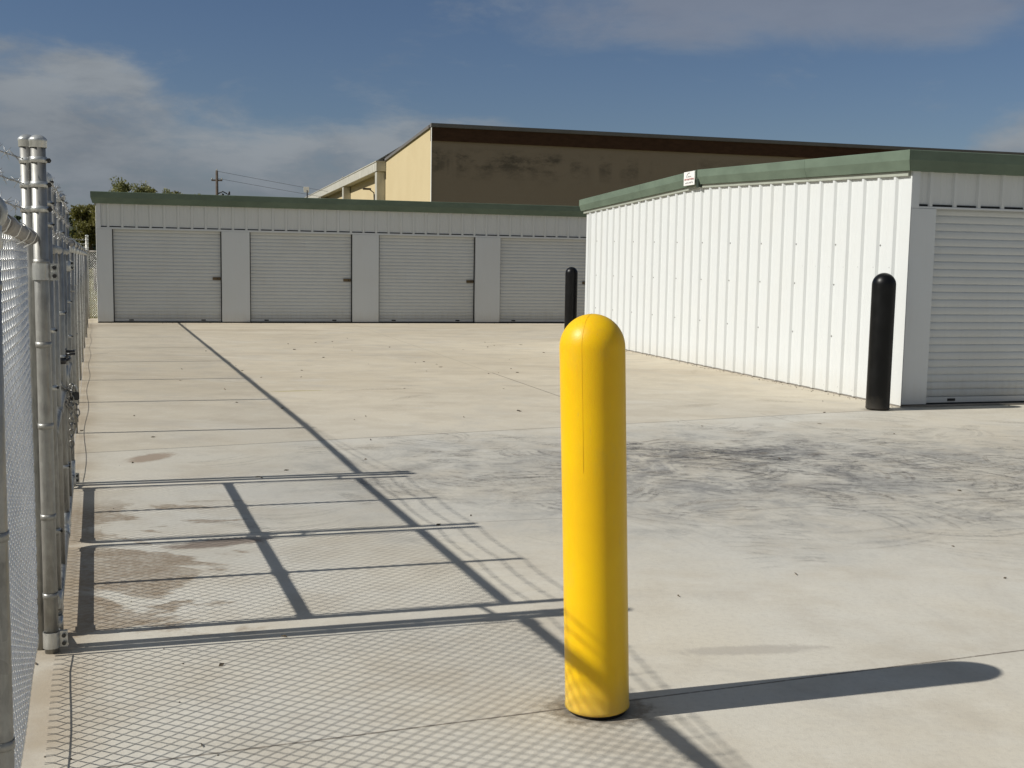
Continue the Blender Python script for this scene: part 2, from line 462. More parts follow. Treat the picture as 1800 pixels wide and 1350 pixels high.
def concrete():
    m, b, p = new_mat('yard_concrete', .88, 0, .25)
    w = wpos(b)
    big = b.noise(w, .32, 6, .6); med = b.noise(w, 1.7, 6, .62); fine = b.noise(w, 38, 5, .7); mott = b.noise(b.mapping(w, rot=(0, 0, R(16)), scale=(.7, 1, 1)), 5.5, 6, .65)
    wob = b.math('MULTIPLY', b.math('SUBTRACT', b.noise(w, 3, 3, .6), .5), .05)
    d_seam = line_dist(b, w, (-1.096, 9.573), SEAM_D)
    far = b.math('ADD', b.math('MULTIPLY', b.ramp(b.math('ADD', d_seam, wob), -.02, .03), .5), b.math('MULTIPLY', b.ramp(b.math('ADD', d_seam, b.math('MULTIPLY', med, 2.0)), .5, 6.0), .5))
    near_c = b.mix(b.ramp(big, .36, .64), (.555, .535, .475, 1), (.575, .530, .435, 1))
    far_c = b.mix(b.ramp(big, .36, .64), (.510, .445, .335, 1), (.565, .500, .385, 1))
    c = b.mix(far, near_c, far_c)
    c = b.mix(b.ramp(med, .42, .68, 0, .5), c, (.430, .380, .300, 1))
    c = b.mix(b.ramp(mott, .5, .78, 0, .42), c, (.640, .610, .535, 1))
    c = b.mix(b.ramp(fine, .42, .75, 0, .28), c, (.36, .33, .28, 1))
    # long faint water and dust bands on the far slab
    band = b.noise(b.mapping(w, rot=(0, 0, R(-12)), scale=(.35, 1.0, 1)), .8, 8, .68, 1.0)
    c = b.mix(b.math('MULTIPLY', far, b.ramp(band, .50, .66, 0, .5)), c, (.400, .340, .255, 1))
    c = b.mix(b.ramp(b.noise(b.mapping(w, loc=(4, 2, 0), rot=(0, 0, R(10)), scale=(.5, 1.0, 1)), 1.0, 7, .65, .8), .55, .7, 0, .35), c, (.585, .565, .505, 1))
    pits = b.noise(w, 115, 3, .6); c = b.mix(b.ramp(pits, .66, .74, 0, .55), c, (.20, .175, .14, 1))
    spots = b.noise(b.mapping(w, loc=(7, 3, 0)), 13, 5, .75); c = b.mix(b.ramp(spots, .66, .76, 0, .45), c, (.30, .265, .21, 1))
    traf = b.noise(b.mapping(w, loc=(1, 9, 0), rot=(0, 0, R(30))), .75, 8, .7, 1.4); c = b.mix(b.ramp(traf, .50, .70, 0, .38), c, (.41, .385, .335, 1))
    # grey tyre-scrubbed zone: broken soft smudges
    def zone(cx, cy, a, bb, ang, soft=.55):
        q = b.mapping(w, loc=(0, 0, 0))
        q = b.vmath('SUBTRACT', q, (cx, cy, 0))
        dx = b.vmath('DOT_PRODUCT', q, (cos(ang)/a, sin(ang)/a, 0)); dy = b.vmath('DOT_PRODUCT', q, (-sin(ang)/bb, cos(ang)/bb, 0))
        rr = b.math('SQRT', b.math('ADD', b.math('MULTIPLY', dx, dx), b.math('MULTIPLY', dy, dy)))
        rr = b.math('ADD', rr, b.math('MULTIPLY', b.math('SUBTRACT', med, .5), .9))
        return b.ramp(rr, 1-soft, 1+soft*.6, 1, 0)
    z1 = zone(1.9, 8.1, 3.1, 2.3, R(18)); z2 = zone(.2, 8.3, 2.1, 1.7, R(20)); z3 = zone(4.0, 8.2, 3.2, 1.9, R(5)); z4 = zone(1.8, 8.6, 1.5, 1.1, R(30))
    z = b.math('MAXIMUM', b.math('MAXIMUM', z1, b.math('MULTIPLY', z2, .8)), z3)
    z = b.math('MULTIPLY', z, b.ramp(d_seam, -.05, .6, 1, .18))
    smd = b.noise(b.mapping(w, rot=(0, 0, R(8)), scale=(1, .8, 1)), 1.9, 8, .70, 1.0)
    smd2 = b.noise(b.mapping(w, rot=(0, 0, R(-14)), scale=(1, .7, 1)), 5.5, 6, .68, 1.8)
    sm = b.math('ADD', b.math('MULTIPLY', b.ramp(smd, .40, .66), .62), b.math('MULTIPLY', b.ramp(smd2, .46, .68), .38))
    c = b.mix(b.math('MULTIPLY', z, b.math('ADD', .20, b.math('MULTIPLY', sm, .62))), c, (.225, .224, .215, 1))
    c = b.mix(b.math('MULTIPLY', z4, b.math('MULTIPLY', sm, .8)), c, (.11, .11, .115, 1))
    # the same scrubbing in lighter, rubbed-clean flecks
    c = b.mix(b.math('MULTIPLY', z, b.ramp(b.noise(b.mapping(w, rot=(0, 0, R(25)), scale=(1, .8, 1)), 4.3, 7, .7, 1.5), .56, .70, 0, .45)), c, (.56, .545, .505, 1))
    # brown damp dirt along the gate
    nd = b.vmath('DOT_PRODUCT', w, (.939, .344, 0)); sdist = b.vmath('DOT_PRODUCT', w, (-.344, .939, 0))
    fen = b.math('ADD', nd, .18)
    dirtn = b.noise(b.mapping(w, rot=(0, 0, R(-16)), scale=(.8, 1.3, 1)), 1.6, 7, .62, .8)
    lim = b.ramp(dirtn, .36, .70, -.1, 1.35, False)
    dm = b.ramp(b.math('SUBTRACT', fen, lim), -.14, .10, 1, 0)
    sm2 = b.math('MULTIPLY', b.ramp(sdist, 4.3, 4.7), b.ramp(sdist, 6.9, 7.5, 1, 0))
    dm = b.math('MULTIPLY', b.math('MULTIPLY', dm, sm2), b.ramp(fen, 1.2, 1.6, 1, 0))
    c = b.mix(b.math('MULTIPLY', dm, b.ramp(b.math('ADD', b.math('MULTIPLY', fine, .5), b.math('MULTIPLY', mott, .5)), .35, .65, .35, .85)), c, (.205, .145, .088, 1))
    # dusty strip right under the fence
    c = b.mix(b.math('MULTIPLY', b.ramp(b.math('ABSOLUTE', fen), .0, .26, .65, 0), b.ramp(med, .35, .6, .4, 1)), c, (.34, .27, .185, 1))

    def blob(cx, cy, a, bb, ang, col, amt, ns=5.0, thr=(.4, .6)):
        nonlocal c
        q = b.vmath('SUBTRACT', w, (cx, cy, 0))
        dx = b.vmath('DOT_PRODUCT', q, (cos(ang)/a, sin(ang)/a, 0)); dy = b.vmath('DOT_PRODUCT', q, (-sin(ang)/bb, cos(ang)/bb, 0))
        rr = b.math('SQRT', b.math('ADD', b.math('MULTIPLY', dx, dx), b.math('MULTIPLY', dy, dy)))
        nn = b.noise(w, ns, 6, .7)
        k = b.math('MULTIPLY', b.ramp(b.math('ADD', rr, b.math('MULTIPLY', b.math('SUBTRACT', nn, .5), 1.2)), .58, 1.12, 1, 0), amt)
        c = b.mix(k, c, c4(col))
    blob(.31, 3.68, .20, .16, 0, (.20, .165, .12), .8, 26)
    blob(3.90, 12.02, .20, .17, 0, (.24, .21, .165), .6, 18)
    blob(1.14, 22.5, .2, .2, 0, (.24, .21, .165), .6, 18)
    blob(-2.69, 8.38, .14, .26, R(-20), (.26, .18, .12), .7, 12)
    blob(-2.45, 12.9, .36, .05, R(18), (.30, .25, .07), .6, 4)
    blob(-1.52, 5.85, .30, .10, R(25), (.10, .055, .035), .7, 9)
    blob(-8.7, 25.0, 1.1, .5, R(20), (.30, .24, .18), .4, 3)
    blob(-5.5, 24.0, 1.9, .45, R(12), (.36, .30, .22), .45, 3)
    blob(.95, 4.30, .34, .06, R(8), (.33, .30, .26), .5, 18)
    # joints
    def joint(p0, ang, wd, amt, col=(.12, .10, .08), a0=None, a1=None):
        nonlocal c
        d = b.math('ABSOLUTE', b.math('ADD', line_dist(b, w, p0, ang), b.math('MULTIPLY', wob, .12)))
        k = b.math('MULTIPLY', b.ramp(d, wd*.4, wd*1.4, 1, 0), b.ramp(fine, .25, .55, .45*amt, amt))
        if a0 is not None:
            al = b.vmath('DOT_PRODUCT', w, (cos(ang), sin(ang), 0))
            base = p0[0]*cos(ang)+p0[1]*sin(ang)
            k = b.math('MULTIPLY', k, b.math('MULTIPLY', b.ramp(al, base+a0-.05, base+a0), b.ramp(al, base+a1, base+a1+.05, 1, 0)))
        c = b.mix(k, c, c4(col))
    joint((-1.096, 9.573), SEAM_D, .016, .55)
    joint((.013, 6.481), R(15.5), .006, .5)
    joint((.131, 3.657), R(20), .006, .8, a0=-6, a1=9)
    joint((-.233, 15.313), R(107), .010, .8, a0=-2.7, a1=.1)
    joint((-.233, 15.313), R(107), .012, .22, a0=.1, a1=14)
    joint((-5.1, 17.4), R(13), .02, .35)
    joint((3.2, 9.4), R(107), .006, .45, a0=-3.2, a1=2.2)
    joint((-7.9, 21.2), R(15), .02, .2)
    b.set(p.inputs['Base Color'], c)
    b.set(p.inputs['Roughness'], b.ramp(med, .3, .7, .78, .95, False))
    bump(b, p, b.math('ADD', b.math('MULTIPLY', fine, .5), b.math('ADD', b.math('MULTIPLY', b.noise(w, 160, 3, .6), .35), b.math('MULTIPLY', med, 1.2))), .35, .006)
    return m


MAT['concrete'] = concrete()

# tyre scuff paint-on material: stroke opacity lives on the stroke itself
m, b, p = new_mat('tyre_scuff', .8, 0, .3)
at = b.n('ShaderNodeAttribute', attribute_name='stroke', attribute_type='GEOMETRY')
w = wpos(b)
fr = b.ramp(b.noise(w, 26, 5, .7), .35, .62, .15, 1.0)
sc = b.n('ShaderNodeSeparateColor'); b.set(sc.inputs[0], at.outputs['Color'])
alpha = b.math('MULTIPLY', b.math('MULTIPLY', sc.outputs[0], fr), sc.outputs[1])
b.set(p.inputs['Base Color'], b.mix(sc.outputs[2], (.10, .10, .105, 1), (.24, .20, .155, 1)))
b.set(p.inputs['Alpha'], alpha)
MAT['scuff'] = m

m, b, p = new_mat('field_soil', .95, 0, .1)
w = wpos(b)
n1 = b.noise(w, .15, 6, .6); n2 = b.noise(w, 4, 6, .7)
c = b.mix(b.ramp(n1, .35, .65), (.20, .17, .08, 1), (.13, .13, .05, 1))
c = b.mix(b.ramp(n2, .4, .7, 0, .6), c, (.28, .24, .12, 1))
b.set(p.inputs['Base Color'], c)
bump(b, p, n2, .6, .05)
MAT['field'] = m

# ------------------------------------------------------------------ ground
# field: one big sheet with a hole-free lower level, concrete yard laid 6 cm above it
g = MB()
S = 2500.0
N = 10
for i in range(N):
    for j in range(N):
        x0 = -S+2*S*i/N; x1 = -S+2*S*(i+1)/N; y0 = -S+2*S*j/N; y1 = -S+2*S*(j+1)/N
        g.add([(x0, y0, -.06), (x1, y0, -.06), (x1, y1, -.06), (x0, y1, -.06)], [(0, 1, 2, 3)])
tag(g.build('field', MAT['field']), kind='structure')

yard = MB()
P = [(-7.0, -8.0), (40, -8.0), (44.0, 44.0), (8.0, 33.0), (-10.2, 27.75), (-12.2, 27.2), (-12.2, 22.0), (-8.2, 10)]
o0 = len(yard.v)
yard.add([(x, y, 0.0) for x, y in P] + [(x, y, -.12) for x, y in P],
         [tuple(range(8))] + [(i, i+8, (i+1) % 8+8, (i+1) % 8) for i in range(8)])

# tyre scrub strokes laid into the yard surface
strokes = []   # attribute values per vertex


def stroke(cx, cy, ang, ln, wd, curv, op, warm=0.0):
    n = 6
    vs = []; at_ = []
    for i in range(n+1):
        t = i/n-.5
        x = t*ln; y = curv*(t*t*4-1)*ln*.5
        h = wd*.5*max(0.02, (1-(2*t)**2))**.6
        for sg in (-1, 1):
            lx, ly = x, y+sg*h
            vs.append((cx+lx*cos(ang)-ly*sin(ang), cy+lx*sin(ang)+ly*cos(ang), .0))
            at_.append((op, 1.0-abs(2*t)**3, warm))
    return vs, [(2*i, 2*i+2, 2*i+3, 2*i+1) for i in range(n)], at_


SV = []; SF = []; SA = []


def put(*a):
    vs, fs, at_ = stroke(*a)
    o = len(SV)
    z = .002+.0025*random.random()
    SV.extend([(v[0], v[1], z) for v in vs]); SF.extend([tuple(i+o for i in f) for f in fs]); SA.extend(at_)


def lug_track(cx, cy, rad, a0, a1, op, side=.24, step=.075, warm=0.0):
    """rows of short tread marks left along a turning tyre's arc"""
    n = max(3, int(abs(a1-a0)*rad/step))
    for i in range(n):
        a = a0+(a1-a0)*i/n
        for row in (-.5, .5):
            if random.random() < .25: continue
            r_ = rad+row*side+random.uniform(-.02, .02)
            px, py = cx+r_*cos(a), cy+r_*sin(a)
            put(px, py, a+random.uniform(-.10, .10)+row*.35, side*random.uniform(.7, 1.25), random.uniform(.02, .04), random.uniform(-.25, .25), op*random.uniform(.25, 1.0), warm)


def seam_y(x): return 9.573+(x+1.096)*math.tan(SEAM_D)


tr = random.Random(5)
random.seed(21)
for (cx, cy, rad, a0, a1, op) in [
    (-1.4, 8.2, 3.0, -.40, .42, .34), (5.2, 8.0, 2.5, pi-.5, pi+.35, .34), (-.6, 7.8, 2.9, -.35, .5, .30), (6.5, 8.3, 2.6, pi-.55, pi+.4, .26),
    (.4, 9.5, 2.2, -.7, .1, .34), (3.9, 9.6, 1.8, pi-.1, pi+.8, .40), (-3.4, 8.6, 3.2, -.35, .3, .28), (-3.0, 12.2, 2.0, -.5, .5, .15),
    (2.2, 7.2, 3.0, -.3, .5, .22), (3.6, 5.9, 2.2, pi-.5, pi+.2, .18), (7.4, 8.6, 2.8, pi-.4, pi+.4, .18), (-.9, 11.9, 1.6, -.5, .2, .14),
    (4.1, 8.0, 2.4, -.4, .5, .18), (.0, 6.2, 1.5, -.3, .6, .2)]:
    lug_track(cx, cy, rad, a0, a1, op, step=.085)


def arc_stroke(cx, cy, ang, rad, sweep, wd, op, warm=0.0):
    """one curved rubber swirl: a thin crescent following an arc, lying flat on the slab"""
    n = 9; vs = []; at_ = []
    for i in range(n+1):
        t = i/n-.5; a = ang+t*sweep
        h = wd*.5*max(.03, 1-(2*t)**2)**.7
        for sg in (-1, 1):
            r_ = rad+sg*h
            vs.append((cx+r_*cos(a)-rad*cos(ang), cy+r_*sin(a)-rad*sin(ang)))
            at_.append((op, 1.0-abs(2*t)**3, warm))
    o = len(SV); z = .002+.0025*random.random()
    SV.extend([(v[0], v[1], z) for v in vs]); SF.extend([(o+2*i, o+2*i+2, o+2*i+3, o+2*i+1) for i in range(n)]); SA.extend(at_)


cnt = 0
while cnt < 210:          # swirls: small families of nested arcs from scrubbing tyres
    x = random.gauss(2.3, 2.2); y = random.gauss(8.3, 1.4)
    if y > seam_y(x)-.05 or y < 5.9: continue
    d = math.hypot((x-1.8)/2.6, (y-8.8)/1.5)
    op = max(.07, .50-.18*d)*random.uniform(.35, 1)
    ang = random.choice((random.gauss(pi/2, .5), random.gauss(-pi/2, .5), random.uniform(0, 2*pi)))
    rad = random.uniform(.25, 1.1); sweep = random.uniform(.4, 1.3)/max(rad, .5)
    k = random.randint(2, 6); st = random.uniform(.05, .11)
    for i in range(k):
        arc_stroke(x+i*st*cos(ang)+random.gauss(0, .02), y+i*st*sin(ang)+random.gauss(0, .02), ang+random.gauss(0, .08), rad, sweep*random.uniform(.6, 1.1), random.uniform(.02, .055), op*random.uniform(.4, 1), 0.0 if random.random() < .85 else 1.0)
    cnt += 1
cnt = 0
while cnt < 420:          # blunt dabs of rubber
    x = random.gauss(2.0, 1.9); y = random.gauss(8.7, 1.0)
    if y > seam_y(x)-.02 or y < 6.2: continue
    d = math.hypot((x-1.8)/2.6, (y-8.8)/1.3)
    op = max(.05, .40-.20*d)*random.uniform(.2, 1)
    put(x, y, random.uniform(-.9, .9), random.uniform(.08, .32), random.uniform(.03, .10), random.uniform(-.30, .30), op, 0.0 if random.random() < .8 else 1.0)
    cnt += 1
for _ in range(260):   # broad pale smudges further out
    x = random.uniform(-1.5, 8.5); y = random.uniform(7.0, 11.6)
    if y > seam_y(x): continue
    put(x, y, random.gauss(.1, .6), random.uniform(.2, .7), random.uniform(.06, .2), random.uniform(-.2, .2), random.uniform(.04, .16), random.choice((0., 0., 1.)))
for _ in range(90):
    x = random.uniform(-6.5, 4.5); y = random.uniform(12, 25)
    put(x, y, random.gauss(.25, .5), random.uniform(.2, .9), random.uniform(.05, .2), random.uniform(-.2, .2), random.uniform(.05, .18), 1.0)
nv0 = len(yard.v)
yard.add(SV, SF, 1)
yo = tag(yard.build('concrete_yard', [MAT['concrete'], MAT['scuff']]), kind='structure')
ca = yo.data.color_attributes.new('stroke', 'FLOAT_COLOR', 'POINT')
arr = np.zeros((len(yard.v), 4), np.float32); arr[:, 3] = 1
arr[nv0:, :3] = np.array(SA, np.float32)
ca.data.foreach_set('color', arr.ravel())
random.seed(3)

# ------------------------------------------------------------------ bollards


def bollard(name, loc, rad, h, mat, label, tilt=(0, 0, 0), seam=None, base=.035):
    t = empty(name, loc, rot=tilt, label=label, cat='bollard')
    mb = MB()
    hz = h-rad*1.02
    prof = [(rad*.975, base+.0), (rad*1.012, base+.003), (rad*1.012, base+.012), (rad, base+.018)]
    for i in range(1, 13): prof.append((rad*(1-.004*sin(pi*i/12)), base+.018+(hz-base-.018)*i/12))
    for i in range(1, 17):
        a = pi/2*i/16
        prof.append((max(rad*cos(a), 1e-4), hz+rad*1.02*sin(a)))
    mb.lathe(prof, n=96)
    cv_ = mb.build('cover', mat, t)
    if seam is not None:
        sm = MB()
        pts = []
        for i in range(4, 7): pts.append(((rad*(1-.004*sin(pi*i/6))+.0002)*cos(seam), (rad*(1-.004*sin(pi*i/6))+.0002)*sin(seam), base+.02+(hz-base-.02)*i/6))
        for i in range(1, 15):
            a = pi/2*i/14; pts.append(((rad+.0003)*cos(a)*cos(seam), (rad+.0003)*cos(a)*sin(seam), hz+(rad*1.02+.0003)*sin(a)))
        sm.tube(pts, .00055, 6)
        sm.build('mould_seam', MAT['seam'], cv_)
    pp = MB(); pp.lathe([(.001, .0), (rad*.90, .0), (rad*.90, base+.05), (.001, base+.05)], n=48)
    pp.build('steel_pipe', MAT['dark_steel'], t)
    return t


bollard('bollard', (.303, 3.680, 0), .1068, 1.325, MAT['yellow'], 'yellow plastic covered bollard standing alone in the foreground',
        tilt=(0, R(-2.1), 0), seam=R(-112), base=.014)
bollard('bollard', (3.895, 12.03, 0), .123, 1.45, MAT['black'], 'black domed bollard beside the near corner of the white storage building', tilt=(0, R(.2), 0), base=.012)
bollard('bollard', (1.137, 22.50, 0), .122, 1.442, MAT['black'], 'smaller looking black domed bollard far back in front of the last roll-up door', tilt=(0, R(0), 0), base=.012)

# ------------------------------------------------------------------ storage buildings
YAW = R(16)


def ribbed(mb, u0, u1, zfun, place, pitch=.3048, off=.0, depth=.030, z0=.02, mi=0):
    """vertical-rib steel panel; place(u, d, z) -> point, d = outward"""
    us = []
    k = math.floor((u0-off)/pitch)-1
    while off+k*pitch < u1+pitch:
        c = off+k*pitch
        for du, d in ((-.038, 0), (-.018, depth), (.018, depth), (.038, 0), (.118, 0), (.128, .003), (.142, .003), (.152, 0), (.205-.01, 0), (.215-.01, .003), (.229-.01, .003), (.239-.01, 0)):
            us.append((c+du, d))
        k += 1
    us = [(u, d) for u, d in us if u0 < u < u1]
    us = [(u0, 0.0)]+us+[(u1, 0.0)]
    extra = []
    vs = []
    for (u, d) in us:
        zt = zfun(u)
        vs.append(place(u, d, z0)); vs.append(place(u, d, zt))
    mb.add(vs, [(2*i, 2*i+2, 2*i+3, 2*i+1) for i in range(len(us)-1)], mi)


FASC = [(.085, .258), (.100, .262), (.105, .255), (.105, .132), (.066, .003), (.062, .000), (.004, .000)]


def fascia_strip(mb, a, bpt, outward, za, zb, mi=0, prof=FASC, mitre_a=0, mitre_b=0, back=-.06, hs=1.0, laps=True):
    """moulded eave trim from point a to b (2D), bottom heights za, zb; mitre extends ends by profile depth"""
    a = Vector(a); bpt = Vector(bpt); ow = Vector(outward); t = (bpt-a).normalized()
    if laps:
        Lt = (bpt-a).length; k = 1
        while k*3.05 < Lt-.5:
            f0, f1_ = (k*3.05-.025)/Lt, (k*3.05+.025)/Lt
            fascia_strip(mb, a.lerp(bpt, f0), a.lerp(bpt, f1_), outward, za+(zb-za)*f0, za+(zb-za)*f1_, mi, [(d+.0022, z/1.0) for d, z in prof], 0, 0, back+.01, hs, False)
            k += 1
    prof = [(d, z*hs) for d, z in prof]
    pr = [(back, prof[0][1]+.004)]+list(prof)+[(back, prof[-1][1])]
    vs = []
    for (p0, z0, s) in ((a, za, -mitre_a), (bpt, zb, mitre_b)):
        for d, z in pr:
            q = p0+ow*d+t*(max(d, 0)*s)
            vs.append((q.x, q.y, z0+z))
    n = len(pr)
    fs = [(i, i+1, n+i+1, n+i) for i in range(n-1)]
    fs += [tuple(reversed(range(n))), tuple(range(n, 2*n))]
    mb.add(vs, fs, mi)


def door_curtain(mb, x0, x1, z0, z1, y, pitch=.0825):
    n = int(round((z1-z0)/pitch)); h = (z1-z0)/n
    rows = []
    for i in range(n):
        for t, d in ((0, .0), (.06, .007), (.2, .0125), (.5, .0155), (.8, .0125), (.93, .007)):
            rows.append((z0+(i+t)*h, y-d))
    rows.append((z1, y))
    # a few columns so that the sheet waves slightly
    nx = 14
    vs = []
    for i, (z, yy) in enumerate(rows):
        for k in range(nx+1):
            x = x0+(x1-x0)*k/nx
            w = .0022*sin(2.1*x+z*2.7)+.0016*sin(5.3*x-3.1*z)
            vs.append((x, yy+w, z))
    fs = []
    for i in range(len(rows)-1):
        for k in range(nx):
            a = i*(nx+1)+k; fs.append((a, a+1, a+nx+2, a+nx+1))
    mb.add(vs, fs, 0, False)


def rollup_door(par, x0, x1, ztop, latch_z=1.03, handle=False):
    mb = MB(); y = .085
    door_curtain(mb, x0-.03, x1+.03, .095, ztop+.10, y)
    d = mb.build('roll_up_door', MAT['door'], par)
    bb = MB(); bb.box(x0, x1, y-.022, y+.012, .030, .093, 0, .004)
    bb.build('bottom_bar', MAT['white_shade'], d)
    gp = MB(); gp.box(x0-.02, x1+.02, y-.012, y+.008, .0, .029)  # seal strip, painted black to stand in for the shaded sill gap
    gp.build('sill_gap_seal', MAT['gap'], d)
    lt = MB()
    lt.box(x1-.205, x1-.024, y-.034, y-.017, latch_z-.035, latch_z+.035, 0, .003)
    lt.box(x1-.105, x1-.045, y-.048, y-.034, latch_z-.022, latch_z+.012, 0, .003)
    lt.box(x1-.06, x1-.005, y-.042, y-.034, latch_z-.008, latch_z+.008, 1)
    lt.tube([(x1-.09, y-.052, latch_z-.018), (x1-.09, y-.052, latch_z+.004)], .012, 10, 1)
    lt.build('latch', [MAT['latch'], MAT['dark_steel']], d)
    for hx in (x0+.38, x1-.42):
        hd = MB()
        hd.box(hx-.05, hx+.05, y-.030, y-.0225, .048, .076, 0, .002)
        hd.tube([(hx-.035, y-.030, .062), (hx-.03, y-.044, .062), (hx+.03, y-.044, .062), (hx+.035, y-.030, .062)], .004, 6, 0)
        hd.build('lift_handle', MAT['dark_steel'], d)
    for gx0, gx1 in ((x0+.001, x0+.020), (x1-.022, x1-.001)):
        gd = MB(); gd.box(gx0, gx1, y-.040, y-.020, .005, ztop-.002)  # dark guide strip stands in for the shaded gap between door and jamb
        gd.build('dark_gap_guide', MAT['dark_steel'], d)
    return d


def front_wall(par, L, doors, z_head, z_top, z_door, slab_z=.028, roff=.25):
    """frieze, jambs, soffit trims and doors of a storage front lying on local y = 0"""
    hp = MB()
    ribbed(hp, .10, L-.1, lambda u: z_top, lambda u, d, z: (u, -d*.9+.010, z), z0=z_head-.018, off=roff)
    hp.build('header_panel', MAT['white_wall'], par)
    cs = MB(); cs.box(.10, L-.10, -.002, .003, z_head-.0178, z_head+.004)  # dark strip stands in for the shadow gaps between the ribs
    cs.build('shadow_gap_strip', MAT['gap'], par)
    ht = MB(); ht.box(.098, L-.098, -.022, .05, z_door, z_head-.019, 0, .003)
    ht.build('header_trim', MAT['white_shade'], par)
    xs = [0.0]
    for (a, c) in doors: xs += [a, c]
    xs.append(L)
    for i in range(0, len(xs), 2):
        a, c = xs[i], xs[i+1]
        if c-a < .05: continue
        j = MB()
        j.box(a+.002, c-.002, -.026, .10, slab_z, z_door-.002 if i not in (0, len(xs)-2) else z_door-.002, 0, .003)
        j.build('jamb_panel', MAT['white_shade'], par)
    for a, c in ((.0, .096), (L-.096, L)):
        ct = MB(); ct.box(a, c, -.0275, .10, z_door, z_top, 0, .002)
        ct.build('corner_trim', MAT['white_shade'], par)
    for (a, c) in doors: rollup_door(par, a, c, z_door)


def storage(name, loc, L, D, doors, z_eave, z_head, z_door, label, gable_vis, zf, hs=1.0):
    t = empty(name, loc, YAW, label, 'storage building')
    front_wall(t, L, doors, z_head, z_eave+.02, z_door)
    rise = .175; ridge = D/2
    gz = lambda s: z_eave-.03+rise*(1-abs(s-ridge)/ridge)
    # side (gable) walls
    sw = MB()
    ribbed(sw, .13, D-.13, gz, lambda u, d, z: (-d, u, z), off=.25, z0=.018)
    for s0, s1 in ((0.0, .125), (D-.125, D)):
        sw.add([(-.004, s0, .018), (-.004, s1, .018), (-.004, s1, gz(s1)+.03), (-.004, s0, gz(s0)+.03)], [(0, 1, 2, 3)], 0)
        sw.add([(-.004, s0 if s0 else s1, .018), (-.0, s0 if s0 else s1, .018), (-.0, s0 if s0 else s1, gz(s0)+.03), (-.004, s0 if s0 else s1, gz(s0)+.03)], [(0, 1, 2, 3)], 0)
    sw.add([(-.0041, -.0265, .018), (-.0041, .002, .018), (-.0041, .002, z_eave), (-.0041, -.0265, z_eave)], [(0, 1, 2, 3)], 0)
    if gable_vis:   # fastener heads
        k = 0
        u = .25+.055
        def dot(u, z, d=.0):
            n = 7; r = .0085
            vs = [(-d-.006, u+r*cos(2*pi*i/n), z+r*sin(2*pi*i/n)) for i in range(n)]+[(-d, u+1.4*r*cos(2*pi*i/n), z+1.4*r*sin(2*pi*i/n)) for i in range(n)]
            sw.add(vs, [tuple(reversed(range(n)))]+[(i, (i+1) % n, n+(i+1) % n, n+i) for i in range(n)], 1)
        while u < D-.15:
            dot(u, 1.508+random.uniform(-.004, .004))
            dot(u, .085+random.uniform(-.006, .006))
            if k % 3 == 1:
                dot(u-.11, 1.295); dot(u-.11, 1.745+.006*k); dot(u-.11, .68)
            k += 1; u += .3048
    sw.build('side_wall', [MAT['white_wall'], MAT['screw']], t)
    rest = MB()   # far side and rear, plain
    rest.box(L-.01, L, .0, D, .018, z_eave); rest.box(0.02, L, D-.02, D-.001, .018, z_eave)
    rest.build('rear_wall', MAT['white_wall'], t)
    # slab
    sl = MB(); sl.box(-.01, L+.02, -.035, D+.02, -.05, .0155)
    sl.build('slab_edge', MAT['gap'] if zf else MAT['slab'], t)  # far slab is black, standing in for the shaded gap under its wall
    # fascia
    f1 = MB(); fascia_strip(f1, (0, -.006), (L, -.006), (0, -1), z_eave, z_eave, mitre_a=1, mitre_b=1, hs=hs)
    f1.build('eave_fascia', MAT['green'], t)
    ext = .10
    zr = z_eave+rise
    f2 = MB(); fascia_strip(f2, (-.004, ridge-.02), (-.004, 0-.006), (-1, 0), zr-.001, z_eave, mitre_a=0, mitre_b=1, hs=hs)
    # strip order kept outward by flipping
    f2.build('gable_fascia', MAT['green'], t)
    f3 = MB(); fascia_strip(f3, (-.004, D+.16), (-.004, ridge+.02), (-1, 0), z_eave-.012, zr-.001, hs=hs)
    f3.build('gable_fascia', MAT['green'], t)
    for (sa, sb, z0_, z1_) in ((ridge+.02, D+.1, zr, z_eave-.01), (.0, ridge-.0, z_eave, zr)):
        rt = MB(); fascia_strip(rt, (-.004, sb), (-.004, sa), (-1, 0), z1_-.002, z0_-.002, prof=[(.034, .0), (.034, -.046), (.002, -.048)], back=.0, laps=False)
        rt.build('rake_trim', MAT['pale_trim'], t)
    sj = MB(); sj.box(-.100, -.0385, ridge-.055, ridge+.0195, zr-.040, zr+.262*hs, 0)
    sj.build('ridge_joint', MAT['green_dark'], t)
    # roof sheets
    rf = MB()
    zt = z_eave+.245*hs
    vs = [(-.03, -.03, zt), (L+.03, -.03, zt), (L+.03, ridge, zt+rise), (-.03, ridge, zt+rise), (L+.03, D+.14, zt-.012), (-.03, D+.14, zt-.012)]
    vs += [(x, y, z-.04) for x, y, z in vs]
    rf.add(vs, [(0, 1, 2, 3), (3, 2, 4, 5), (7, 6, 9, 8), (8, 9, 11, 10), (0, 3, 9, 6), (3, 5, 11, 9), (1, 7, 8, 2), (2, 8, 10, 4), (4, 10, 11, 5), (0, 6, 7, 1)], 0)
    rf.build('roof', MAT['roof'], t)
    return t


dR = [(.32+3.03*i, .32+3.03*i+2.40) for i in range(5)]
storage('storage_building', (4.214, 12.283, 0), 15.4, 10.24, dR, 2.528, 2.182, 2.142,
        'white metal storage building on the right with a ribbed sunlit side wall', True, False, .82)
dF = [(.33+3.042*i, .33+3.042*i+2.40) for i in range(7)]
storage('storage_building', (-9.431, 25.883, .0), 21.6, 9.1, dF, 2.690, 2.184, 2.122,
        'long low white storage building with a row of roll-up doors across the back', False, True)

